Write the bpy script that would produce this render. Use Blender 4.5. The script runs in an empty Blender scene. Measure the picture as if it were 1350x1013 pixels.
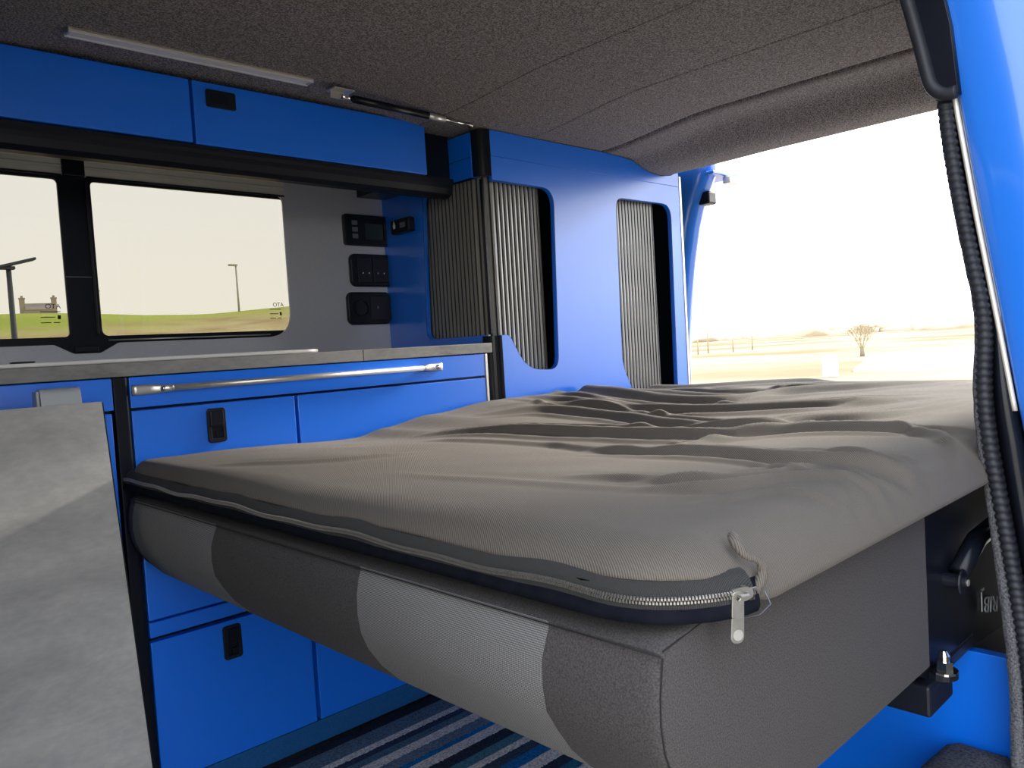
import bpy, bmesh, math, random
from mathutils import Vector, Matrix, noise

# ------------------------------------------------------------------ camera, sky, exposure
S = bpy.context.scene
COL = S.collection
cam_data = bpy.data.cameras.new('camera')
cam = bpy.data.objects.new('camera', cam_data)
COL.objects.link(cam)
S.camera = cam
cam_data.sensor_width = 36.0
cam_data.sensor_fit = 'HORIZONTAL'
cam_data.lens = 1035.42 / 1350 * 36.0
cam_data.clip_start = 0.02
cam_data.clip_end = 3000
Rm = ((0.72134317, -0.07612331, 0.68838164),
      (-0.68996075, 0.00734001, 0.72380957),
      (-0.06015151, -0.99707139, -0.04722743))
cam.matrix_world = Matrix(((Rm[0][0], -Rm[0][1], -Rm[0][2], 0.0),
                           (Rm[1][0], -Rm[1][1], -Rm[1][2], 0.0),
                           (Rm[2][0], -Rm[2][1], -Rm[2][2], 0.82),
                           (0, 0, 0, 1)))

W = bpy.data.worlds.new('overcast_sky')
S.world = W
W.use_nodes = True
wn = W.node_tree.nodes
wl = W.node_tree.links
wn.clear()
wo = wn.new('ShaderNodeOutputWorld')
wb = wn.new('ShaderNodeBackground')
wt = wn.new('ShaderNodeTexCoord')
ws = wn.new('ShaderNodeSeparateXYZ')
wr = wn.new('ShaderNodeValToRGB')
wr.color_ramp.elements[0].position = 0.0
wr.color_ramp.elements[0].color = (0.985, 0.965, 0.93, 1)
wr.color_ramp.elements[1].position = 0.7
wr.color_ramp.elements[1].color = (0.80, 0.90, 1.08, 1)
wl.new(wt.outputs['Generated'], ws.inputs[0])
wl.new(ws.outputs['Z'], wr.inputs[0])
wl.new(wr.outputs[0], wb.inputs[0])
wb.inputs[1].default_value = 4.4
wl.new(wb.outputs[0], wo.inputs[0])

sun_d = bpy.data.lights.new('hazy_sun', 'SUN')
sun_d.energy = 10.0
sun_d.angle = math.radians(9)
sun_d.color = (1.0, 0.93, 0.82)
sun = bpy.data.objects.new('hazy_sun', sun_d)
sun.rotation_euler = Vector((-1.0, 0.10, -0.42)).to_track_quat('-Z', 'Y').to_euler()
COL.objects.link(sun)

S.view_settings.view_transform = 'Standard'
S.view_settings.look = 'None'
S.view_settings.gamma = 1
S.view_settings.exposure = 0.0
S.view_settings.use_curve_mapping = False

# ------------------------------------------------------------------ materials
MATS = {}


def mat(name, col, rough=0.5, metal=0.0, spec=0.5, var=0.0, vscale=20.0, col2=None, bump=0.0, bscale=None,
        coat=0.0, stretch=None, detail=4.0, contrast=(0.3, 0.7), sheen=0.0, ior=None):
    m = bpy.data.materials.new(name)
    m.use_nodes = True
    nt = m.node_tree
    b = nt.nodes['Principled BSDF']
    b.inputs['Base Color'].default_value = (*col, 1)
    b.inputs['Roughness'].default_value = rough
    b.inputs['Metallic'].default_value = metal
    b.inputs['Specular IOR Level'].default_value = spec
    if ior:
        b.inputs['IOR'].default_value = ior
    b.inputs['Coat Weight'].default_value = coat
    b.inputs['Coat Roughness'].default_value = 0.08
    b.inputs['Sheen Weight'].default_value = sheen
    tc = nt.nodes.new('ShaderNodeTexCoord')
    mp = nt.nodes.new('ShaderNodeMapping')
    nt.links.new(tc.outputs['Object'], mp.inputs[0])
    if stretch:
        mp.inputs['Scale'].default_value = stretch
    if col2 is not None:
        n = nt.nodes.new('ShaderNodeTexNoise')
        n.inputs['Scale'].default_value = vscale
        n.inputs['Detail'].default_value = detail
        nt.links.new(mp.outputs[0], n.inputs['Vector'])
        r = nt.nodes.new('ShaderNodeValToRGB')
        r.color_ramp.elements[0].position = contrast[0]
        r.color_ramp.elements[1].position = contrast[1]
        r.color_ramp.elements[0].color = (*col, 1)
        r.color_ramp.elements[1].color = (*col2, 1)
        nt.links.new(n.outputs['Fac'], r.inputs[0])
        nt.links.new(r.outputs[0], b.inputs['Base Color'])
    if bump > 0:
        n2 = nt.nodes.new('ShaderNodeTexNoise')
        n2.inputs['Scale'].default_value = bscale or vscale
        n2.inputs['Detail'].default_value = 3
        nt.links.new(mp.outputs[0], n2.inputs['Vector'])
        bp = nt.nodes.new('ShaderNodeBump')
        bp.inputs['Strength'].default_value = bump
        bp.inputs['Distance'].default_value = 0.002
        nt.links.new(n2.outputs['Fac'], bp.inputs['Height'])
        nt.links.new(bp.outputs[0], b.inputs['Normal'])
    MATS[name] = m
    return m


BLUE = (0.0005, 0.175, 0.92)
m_blue = mat('blue_laminate', BLUE, 0.28, spec=0.5, col2=(0.001, 0.185, 0.94), vscale=3, bump=0.04, bscale=500, ior=1.85)
m_bluepaint = mat('blue_body_paint', (0.02, 0.19, 0.80), 0.28, coat=0.8, bump=0.02, bscale=4, col2=(0.025, 0.2, 0.82), vscale=2)
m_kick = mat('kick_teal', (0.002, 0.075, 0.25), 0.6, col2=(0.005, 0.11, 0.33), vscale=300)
m_black = mat('black_plastic', (0.008, 0.010, 0.016), 0.38, spec=0.3, bump=0.05, bscale=400, col2=(0.010, 0.012, 0.02), vscale=9)
m_blacksat = mat('black_satin', (0.006, 0.008, 0.014), 0.28, spec=0.3, col2=(0.008, 0.010, 0.018), vscale=5)
m_rubber = mat('black_rubber', (0.012, 0.014, 0.022), 0.55, col2=(0.02, 0.022, 0.03), vscale=40)
m_panel = mat('metallic_grey_laminate', (0.56, 0.575, 0.64), 0.36, metal=0.2, col2=(0.62, 0.63, 0.68), vscale=120, bump=0.03, bscale=300, stretch=(1, 1, 3))
m_steel = mat('brushed_steel', (0.68, 0.66, 0.62), 0.32, metal=0.7, col2=(0.72, 0.70, 0.66), vscale=60)
m_chrome = mat('chrome', (0.82, 0.80, 0.76), 0.12, metal=1.0)
m_rimsteel = mat('satin_steel_rim', (0.88, 0.86, 0.82), 0.3, metal=0.15)
m_zipm = mat('zip_metal', (0.36, 0.34, 0.31), 0.35, metal=0.8, col2=(0.42, 0.40, 0.36), vscale=200)
m_alu = mat('aluminium_profile', (0.85, 0.80, 0.72), 0.4, metal=0.4)
m_diff = mat('lamp_diffuser_off', (0.85, 0.81, 0.74), 0.35)
m_greyplastic = mat('light_grey_plastic', (0.45, 0.48, 0.50), 0.4)
m_white = mat('white_print', (0.8, 0.8, 0.8), 0.5)
m_key = mat('grey_keys', (0.16, 0.17, 0.22), 0.4)
m_screen = mat('lcd_screen', (0.035, 0.055, 0.065), 0.15)
m_carpet = mat('lining_carpet', (0.095, 0.085, 0.081), 0.95, spec=0.15, col2=(0.36, 0.315, 0.295), vscale=330, detail=2,
               contrast=(0.38, 0.66), bump=0.6, bscale=330, sheen=0.05)
m_carpetdark = mat('dark_carpet', (0.03, 0.032, 0.038), 0.95, spec=0.1, col2=(0.12, 0.12, 0.13), vscale=260, detail=2, bump=0.6, bscale=260)
m_carpetedge = mat('edge_carpet', (0.07, 0.072, 0.082), 0.95, spec=0.1, col2=(0.24, 0.24, 0.26), vscale=380, detail=2, bump=0.9, bscale=300)
m_blind = mat('blind_fabric', (0.55, 0.53, 0.46), 0.6, col2=(0.60, 0.58, 0.50), vscale=15)
m_tambour = mat('tambour_slats', (0.21, 0.205, 0.185), 0.28, spec=0.6, ior=2.0, col2=(0.24, 0.235, 0.21), vscale=10, stretch=(1, 1, 0.1))
m_tambourd = mat('tambour_joint', (0.03, 0.032, 0.035), 0.6)


def concrete(name, c1, c2, c3):
    m = mat(name, c1, 0.62, spec=0.2)
    nt = m.node_tree
    b = nt.nodes['Principled BSDF']
    tc = nt.nodes.new('ShaderNodeTexCoord')
    mp = nt.nodes.new('ShaderNodeMapping')
    mp.inputs['Scale'].default_value = (1.0, 1.0, 2.2)
    nt.links.new(tc.outputs['Object'], mp.inputs[0])
    n1 = nt.nodes.new('ShaderNodeTexNoise')
    n1.inputs['Scale'].default_value = 5.5
    n1.inputs['Detail'].default_value = 8
    n1.inputs['Roughness'].default_value = 0.62
    n1.inputs['Distortion'].default_value = 0.6
    n2 = nt.nodes.new('ShaderNodeTexNoise')
    n2.inputs['Scale'].default_value = 60
    n2.inputs['Detail'].default_value = 6
    nt.links.new(mp.outputs[0], n1.inputs['Vector'])
    nt.links.new(mp.outputs[0], n2.inputs['Vector'])
    mx = nt.nodes.new('ShaderNodeMath')
    mx.operation = 'MULTIPLY_ADD'
    mx.inputs[1].default_value = 0.3
    nt.links.new(n2.outputs['Fac'], mx.inputs[0])
    nt.links.new(n1.outputs['Fac'], mx.inputs[2])
    r = nt.nodes.new('ShaderNodeValToRGB')
    e = r.color_ramp.elements
    e[0].position = 0.48
    e[0].color = (*c1, 1)
    e[1].position = 0.86
    e[1].color = (*c3, 1)
    k = e.new(0.66)
    k.color = (*c2, 1)
    nt.links.new(mx.outputs[0], r.inputs[0])
    nt.links.new(r.outputs[0], b.inputs['Base Color'])
    return m


m_conc = concrete('concrete_laminate', (0.38, 0.37, 0.355), (0.46, 0.45, 0.43), (0.58, 0.565, 0.53))
m_concedge = concrete('concrete_edge', (0.19, 0.187, 0.18), (0.27, 0.265, 0.26), (0.35, 0.34, 0.33))


def twill(name, c1, c2, scale, bump, ang=35.0, rough=0.85):
    m = mat(name, c1, rough, spec=0.2, sheen=0.04)
    nt = m.node_tree
    b = nt.nodes['Principled BSDF']
    tc = nt.nodes.new('ShaderNodeTexCoord')
    mp = nt.nodes.new('ShaderNodeMapping')
    mp.inputs['Rotation'].default_value = (0, 0, math.radians(ang))
    nt.links.new(tc.outputs['Object'], mp.inputs[0])
    w = nt.nodes.new('ShaderNodeTexWave')
    w.inputs['Scale'].default_value = scale
    w.inputs['Distortion'].default_value = 1.2
    w.inputs['Detail'].default_value = 1
    w.inputs['Detail Scale'].default_value = 0.15
    nt.links.new(mp.outputs[0], w.inputs['Vector'])
    n = nt.nodes.new('ShaderNodeTexNoise')
    n.inputs['Scale'].default_value = 900
    nt.links.new(mp.outputs[0], n.inputs['Vector'])
    mx = nt.nodes.new('ShaderNodeMath')
    mx.operation = 'MULTIPLY_ADD'
    mx.inputs[1].default_value = 0.6
    nt.links.new(n.outputs['Fac'], mx.inputs[0])
    nt.links.new(w.outputs['Fac'], mx.inputs[2])
    r = nt.nodes.new('ShaderNodeValToRGB')
    r.color_ramp.elements[0].position = 0.2
    r.color_ramp.elements[1].position = 1.2 if False else 1.0
    r.color_ramp.elements[0].color = (*c1, 1)
    r.color_ramp.elements[1].color = (*c2, 1)
    nt.links.new(mx.outputs[0], r.inputs[0])
    nt.links.new(r.outputs[0], b.inputs['Base Color'])
    bp = nt.nodes.new('ShaderNodeBump')
    bp.inputs['Strength'].default_value = bump
    bp.inputs['Distance'].default_value = 0.0006
    nt.links.new(mx.outputs[0], bp.inputs['Height'])
    nt.links.new(bp.outputs[0], b.inputs['Normal'])
    return m


m_topper = twill('charcoal_twill', (0.072, 0.062, 0.052), (0.165, 0.143, 0.120), 185, 0.45)
m_tape = twill('zip_tape', (0.018, 0.018, 0.020), (0.05, 0.048, 0.046), 330, 0.5, ang=90)
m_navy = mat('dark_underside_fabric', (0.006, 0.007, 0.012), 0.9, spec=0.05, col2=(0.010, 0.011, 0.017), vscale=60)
m_cush = mat('charcoal_upholstery', (0.045, 0.041, 0.042), 0.9, spec=0.1, col2=(0.095, 0.087, 0.084), vscale=700, detail=2, bump=0.25, bscale=700, sheen=0.04)


def weave(name, c1, c2, scale):
    m = mat(name, c1, 0.85, spec=0.2, sheen=0.04)
    nt = m.node_tree
    b = nt.nodes['Principled BSDF']
    tc = nt.nodes.new('ShaderNodeTexCoord')
    mp = nt.nodes.new('ShaderNodeMapping')
    mp.inputs['Scale'].default_value = (1, 1, 1)
    nt.links.new(tc.outputs['Object'], mp.inputs[0])
    fs = []
    for d in ('Y', 'Z'):
        w = nt.nodes.new('ShaderNodeTexWave')
        w.bands_direction = d
        w.inputs['Scale'].default_value = scale
        w.inputs['Distortion'].default_value = 0.4
        nt.links.new(mp.outputs[0], w.inputs['Vector'])
        fs.append(w)
    a = nt.nodes.new('ShaderNodeMath')
    a.operation = 'MULTIPLY'
    nt.links.new(fs[0].outputs['Fac'], a.inputs[0])
    nt.links.new(fs[1].outputs['Fac'], a.inputs[1])
    r = nt.nodes.new('ShaderNodeValToRGB')
    r.color_ramp.elements[0].color = (*c1, 1)
    r.color_ramp.elements[1].color = (*c2, 1)
    r.color_ramp.elements[0].position = 0.05
    r.color_ramp.elements[1].position = 0.8
    nt.links.new(a.outputs[0], r.inputs[0])
    nt.links.new(r.outputs[0], b.inputs['Base Color'])
    bp = nt.nodes.new('ShaderNodeBump')
    bp.inputs['Strength'].default_value = 0.4
    bp.inputs['Distance'].default_value = 0.0005
    nt.links.new(a.outputs[0], bp.inputs['Height'])
    nt.links.new(bp.outputs[0], b.inputs['Normal'])
    return m


m_weave = weave('light_woven_upholstery', (0.10, 0.097, 0.097), (0.42, 0.405, 0.39), 190)


def rug_mat():
    m = mat('striped_rug', (0.1, 0.1, 0.1), 0.95, spec=0.1)
    nt = m.node_tree
    b = nt.nodes['Principled BSDF']
    tc = nt.nodes.new('ShaderNodeTexCoord')
    sp = nt.nodes.new('ShaderNodeSeparateXYZ')
    nt.links.new(tc.outputs['Object'], sp.inputs[0])
    nz = nt.nodes.new('ShaderNodeTexNoise')
    nz.inputs['Scale'].default_value = 260
    nz.inputs['Detail'].default_value = 2
    nt.links.new(tc.outputs['Object'], nz.inputs['Vector'])
    off = nt.nodes.new('ShaderNodeMath')
    off.operation = 'MULTIPLY_ADD'
    off.inputs[1].default_value = 0.009
    nt.links.new(nz.outputs['Fac'], off.inputs[0])
    nt.links.new(sp.outputs['Y'], off.inputs[2])
    mr = nt.nodes.new('ShaderNodeMapRange')
    mr.inputs['From Min'].default_value = 0.86
    mr.inputs['From Max'].default_value = 1.50
    nt.links.new(off.outputs[0], mr.inputs[0])
    r = nt.nodes.new('ShaderNodeValToRGB')
    r.color_ramp.interpolation = 'CONSTANT'
    tealc = (0.03, 0.19, 0.27)
    seq = [(0.0, (0.038, 0.057, 0.095)), (0.05, (0.860, 0.820, 0.700)), (0.10, (0.019, 0.171, 0.380)), (0.15, (0.057, 0.095, 0.114)),
           (0.20, (0.860, 0.820, 0.700)), (0.25, tealc), (0.29, (0.038, 0.057, 0.085)), (0.335, (0.860, 0.820, 0.700)),
           (0.385, (0.019, 0.209, 0.494)), (0.43, (0.057, 0.095, 0.133)), (0.475, (0.860, 0.820, 0.700)), (0.505, (0.095, 0.266, 0.323)),
           (0.55, (0.038, 0.053, 0.076)), (0.60, (0.860, 0.820, 0.700)), (0.645, (0.019, 0.228, 0.513)), (0.67, (0.190, 0.266, 0.323)),
           (0.72, (0.860, 0.820, 0.700)), (0.765, (0.114, 0.209, 0.266)), (0.80, (0.057, 0.076, 0.114)), (0.83, (0.860, 0.820, 0.700)),
           (0.86, (0.152, 0.228, 0.285)), (0.94, (0.028, 0.038, 0.057))]
    e = r.color_ramp.elements
    e[0].position = 0.0
    e[0].color = (*seq[0][1], 1)
    e[1].position = seq[1][0]
    e[1].color = (*seq[1][1], 1)
    for p, c in seq[2:]:
        k = e.new(p)
        k.color = (*c, 1)
    nt.links.new(mr.outputs[0], r.inputs[0])
    mm = nt.nodes.new('ShaderNodeMix')
    mm.data_type = 'RGBA'
    mm.blend_type = 'MULTIPLY'
    mm.inputs['Factor'].default_value = 1.0
    mr2 = nt.nodes.new('ShaderNodeMapRange')
    mr2.inputs['From Min'].default_value = 0.3
    mr2.inputs['From Max'].default_value = 0.7
    mr2.inputs['To Min'].default_value = 0.55
    mr2.inputs['To Max'].default_value = 1.35
    nt.links.new(nz.outputs['Fac'], mr2.inputs[0])
    nt.links.new(r.outputs[0], mm.inputs[6])
    nt.links.new(mr2.outputs[0], mm.inputs[7])
    nt.links.new(mm.outputs[2], b.inputs['Base Color'])
    bp = nt.nodes.new('ShaderNodeBump')
    bp.inputs['Strength'].default_value = 0.7
    bp.inputs['Distance'].default_value = 0.002
    nt.links.new(nz.outputs['Fac'], bp.inputs['Height'])
    nt.links.new(bp.outputs[0], b.inputs['Normal'])
    return m


m_rug = rug_mat()


def glass_mat(name, tint):
    m = bpy.data.materials.new(name)
    m.use_nodes = True
    nt = m.node_tree
    nt.nodes.clear()
    o = nt.nodes.new('ShaderNodeOutputMaterial')
    t = nt.nodes.new('ShaderNodeBsdfTransparent')
    t.inputs[0].default_value = (*tint, 1)
    g = nt.nodes.new('ShaderNodeBsdfGlossy')
    g.inputs['Roughness'].default_value = 0.02
    g.inputs[0].default_value = (0.9, 0.92, 0.95, 1)
    fr = nt.nodes.new('ShaderNodeFresnel')
    fr.inputs[0].default_value = 1.35
    mx = nt.nodes.new('ShaderNodeMixShader')
    nt.links.new(fr.outputs[0], mx.inputs[0])
    nt.links.new(t.outputs[0], mx.inputs[1])
    nt.links.new(g.outputs[0], mx.inputs[2])
    nt.links.new(mx.outputs[0], o.inputs[0])
    return m


m_glass = glass_mat('tinted_glass', (0.452, 0.441, 0.408))

# ------------------------------------------------------------------ mesh helpers


def link(name, me, m=None, parent=None):
    o = bpy.data.objects.new(name, me)
    COL.objects.link(o)
    if m is not None:
        for mm in (m if isinstance(m, (list, tuple)) else [m]):
            me.materials.append(mm)
    if parent is not None:
        o.parent = parent
    return o


def mesh_obj(name, bm, m, parent=None, smooth=False, fixn=True):
    if fixn:
        bmesh.ops.recalc_face_normals(bm, faces=bm.faces)
    me = bpy.data.meshes.new(name)
    bm.to_mesh(me)
    bm.free()
    if smooth:
        for p in me.polygons:
            p.use_smooth = True
    return link(name, me, m, parent)


def tag(o, label, cat, group=None, kind=None):
    o['label'] = label
    o['category'] = cat
    if group:
        o['group'] = group
    if kind:
        o['kind'] = kind
    return o


def thing(name, label, cat, group=None):
    o = bpy.data.objects.new(name, None)
    o.empty_display_size = 0.05
    COL.objects.link(o)
    return tag(o, label, cat, group)


def structure(o):
    o['kind'] = 'structure'
    return o


def add_box(bm, lo, hi, bev=0.0, seg=2, rot=None, piv=None):
    t = bmesh.new()
    bmesh.ops.create_cube(t, size=1.0)
    c = [(lo[i] + hi[i]) / 2 for i in range(3)]
    s = [abs(hi[i] - lo[i]) for i in range(3)]
    for v in t.verts:
        v.co = Vector((v.co.x * s[0] + c[0], v.co.y * s[1] + c[1], v.co.z * s[2] + c[2]))
    if bev > 0:
        bmesh.ops.bevel(t, geom=t.edges[:], offset=min(bev, min(s) * 0.45), segments=seg, affect='EDGES', profile=0.5)
    if rot is not None:
        bmesh.ops.rotate(t, verts=t.verts, cent=piv or c, matrix=rot)
    me = bpy.data.meshes.new('t')
    t.to_mesh(me)
    t.free()
    bm.from_mesh(me)
    bpy.data.meshes.remove(me)


def box(name, lo, hi, m, parent=None, bev=0.0015, seg=2, smooth=False):
    bm = bmesh.new()
    add_box(bm, lo, hi, bev, seg)
    return mesh_obj(name, bm, m, parent, smooth)


def add_tube(bm, pts, r, n=10, caps=True, up=None):
    """tube through pts; r constant or list; parallel frames"""
    pts = [Vector(p) for p in pts]
    rs = r if isinstance(r, (list, tuple)) else [r] * len(pts)
    rings = []
    t0 = (pts[1] - pts[0]).normalized()
    a = Vector((0, 0, 1)) if abs(t0.z) < 0.9 else Vector((1, 0, 0))
    u = t0.cross(a).normalized()
    for i, p in enumerate(pts):
        if i == 0:
            t = pts[1] - pts[0]
        elif i == len(pts) - 1:
            t = pts[-1] - pts[-2]
        else:
            t = pts[i + 1] - pts[i - 1]
        t.normalize()
        u = (u - t * u.dot(t)).normalized()
        w = t.cross(u)
        rings.append([bm.verts.new(p + (u * math.cos(2 * math.pi * k / n) + w * math.sin(2 * math.pi * k / n)) * rs[i]) for k in range(n)])
    for i in range(len(rings) - 1):
        for k in range(n):
            bm.faces.new((rings[i][k], rings[i][(k + 1) % n], rings[i + 1][(k + 1) % n], rings[i + 1][k]))
    if caps:
        bm.faces.new(rings[0][::-1])
        bm.faces.new(rings[-1])


def tube(name, pts, r, m, parent=None, n=10):
    bm = bmesh.new()
    add_tube(bm, pts, r, n)
    return mesh_obj(name, bm, m, parent, True)


def add_sweep(bm, secs, closed=True, caps=True):
    """secs: list of lists of points (same count)"""
    rings = [[bm.verts.new(Vector(p)) for p in s] for s in secs]
    n = len(rings[0])
    for i in range(len(rings) - 1):
        for k in range(n if closed else n - 1):
            bm.faces.new((rings[i][k], rings[i][(k + 1) % n], rings[i + 1][(k + 1) % n], rings[i + 1][k]))
    if closed and caps:
        bm.faces.new(rings[0][::-1])
        bm.faces.new(rings[-1])


def rrect(x0, z0, x1, z1, r=0.02, n=6):
    rs = r if isinstance(r, (list, tuple)) else [r] * 4   # bl, br, tr, tl
    out = []
    for (cx, cy, a0, rr) in ((x0, z0, 180, rs[0]), (x1, z0, 270, rs[1]), (x1, z1, 0, rs[2]), (x0, z1, 90, rs[3])):
        sx = 1 if cx == x0 else -1
        sz = 1 if cy == z0 else -1
        ox, oz = cx + sx * rr, cy + sz * rr
        for i in range(n + 1):
            a = math.radians(a0 + 90 * i / n)
            out.append((ox + rr * math.cos(a), oz + rr * math.sin(a)))
    return out


def rpoly(pts, rads, n=6):
    """polygon with rounded corners"""
    out = []
    N = len(pts)
    for i, p in enumerate(pts):
        r = rads[i] if isinstance(rads, (list, tuple)) else rads
        p = Vector(p)
        a = Vector(pts[i - 1]) - p
        b = Vector(pts[(i + 1) % N]) - p
        if r <= 0:
            out.append(tuple(p))
            continue
        la, lb = a.length, b.length
        a.normalize()
        b.normalize()
        d = min(r, la * 0.48, lb * 0.48)
        for k in range(n + 1):
            t = k / n
            q = (p + a * d) * (1 - t) ** 2 + p * 2 * t * (1 - t) + (p + b * d) * t * t
            out.append(tuple(q))
    return out


def plate(name, outer, holes, thick, m, plane='XZ', off=0.0, parent=None, bev=0.0008):
    """flat board with holes. plane XZ: (x,z) at y=off front face, thickness towards +y.
    plane YZ: (y,z) at x=off front face, thickness towards +x."""
    cu = bpy.data.curves.new('c', 'CURVE')
    cu.dimensions = '2D'
    cu.fill_mode = 'BOTH'
    cu.extrude = thick / 2 - bev
    cu.bevel_depth = bev
    cu.bevel_resolution = 1
    for L in [outer] + list(holes):
        s = cu.splines.new('POLY')
        s.points.add(len(L) - 1)
        for i, p in enumerate(L):
            s.points[i].co = (p[0], p[1], 0, 1)
        s.use_cyclic_u = True
    o = bpy.data.objects.new('c', cu)
    me = bpy.data.meshes.new_from_object(o)
    bpy.data.objects.remove(o)
    bpy.data.curves.remove(cu)
    me.name = name
    for v in me.vertices:
        a, b, c = v.co
        if plane == 'XZ':
            v.co = (a, off + thick / 2 + c, b)
        elif plane == 'YZ':
            v.co = (off + thick / 2 + c, a, b)
        else:
            v.co = (a, b, off + thick / 2 + c)
    bm = bmesh.new()
    bm.from_mesh(me)
    bmesh.ops.remove_doubles(bm, verts=bm.verts, dist=1e-6)
    bmesh.ops.recalc_face_normals(bm, faces=bm.faces)
    bm.to_mesh(me)
    bm.free()
    me.materials.clear()
    return link(name, me, m, parent)


def text_obj(name, body, size, loc, rot, m, parent=None, ext=0.0002, align='LEFT', sx=1.0):
    cu = bpy.data.curves.new('t', 'FONT')
    cu.body = body
    cu.size = size
    cu.extrude = ext
    cu.align_x = align
    o = bpy.data.objects.new('t', cu)
    me = bpy.data.meshes.new_from_object(o)
    bpy.data.objects.remove(o)
    bpy.data.curves.remove(cu)
    me.name = name
    M = Matrix.Translation(loc) @ rot.to_4x4() @ Matrix.Diagonal((sx, 1, 1, 1))
    me.transform(M)
    me.materials.clear()
    return link(name, me, m, parent)


def ss(a, b, x):
    t = max(0.0, min(1.0, (x - a) / (b - a)))
    return t * t * (3 - 2 * t)


def lerp_tab(tab, x):
    if x <= tab[0][0]:
        return tab[0][1]
    for (a, va), (b, vb) in zip(tab, tab[1:]):
        if x <= b:
            t = (x - a) / (b - a)
            t = t * t * (3 - 2 * t)
            return va + (vb - va) * t
    return tab[-1][1]


def lin_tab(tab, x):
    if x <= tab[0][0]:
        return tab[0][1]
    for (a, va), (b, vb) in zip(tab, tab[1:]):
        if x <= b:
            return va + (vb - va) * (x - a) / (b - a)
    return tab[-1][1]


RX90 = Matrix.Rotation(math.radians(90), 3, 'X')

# ------------------------------------------------------------------ terrain outside


def hill(az, r):
    """height of the ground around the van (van floor is z=0, ground -0.6)"""
    a = math.degrees(az)
    w = ss(40, 58, a) * (1 - ss(150, 200, a))
    up = ss(8, 75, r) * (5.95 + 0.25 * math.sin(a * 0.33 + 1.0))
    z = -0.6 + w * up
    if r > 75:
        z -= w * (r - 75) * 0.03
    z += (1 - w) * ss(80, 500, r) * 1.3
    return z + 0.03 * noise.noise(Vector((math.cos(az) * r * 0.4, math.sin(az) * r * 0.4, 0)))


bm = bmesh.new()
NA = 360
rad = [0.5, 3, 6, 9, 12, 16, 20, 25, 30, 36, 42, 48, 54, 60, 66, 71, 75, 79, 84, 92, 105, 125, 160, 220, 300, 420, 600, 900]
rings = []
for r in rad:
    rings.append([bm.verts.new((math.cos(math.radians(k)) * r, math.sin(math.radians(k)) * r, hill(math.radians(k if k < 270 else k - 360), r))) for k in range(NA)])
for i in range(len(rings) - 1):
    for k in range(NA):
        bm.faces.new((rings[i][k], rings[i][(k + 1) % NA], rings[i + 1][(k + 1) % NA], rings[i + 1][k]))
bm.faces.new(rings[0][::-1])


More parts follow.
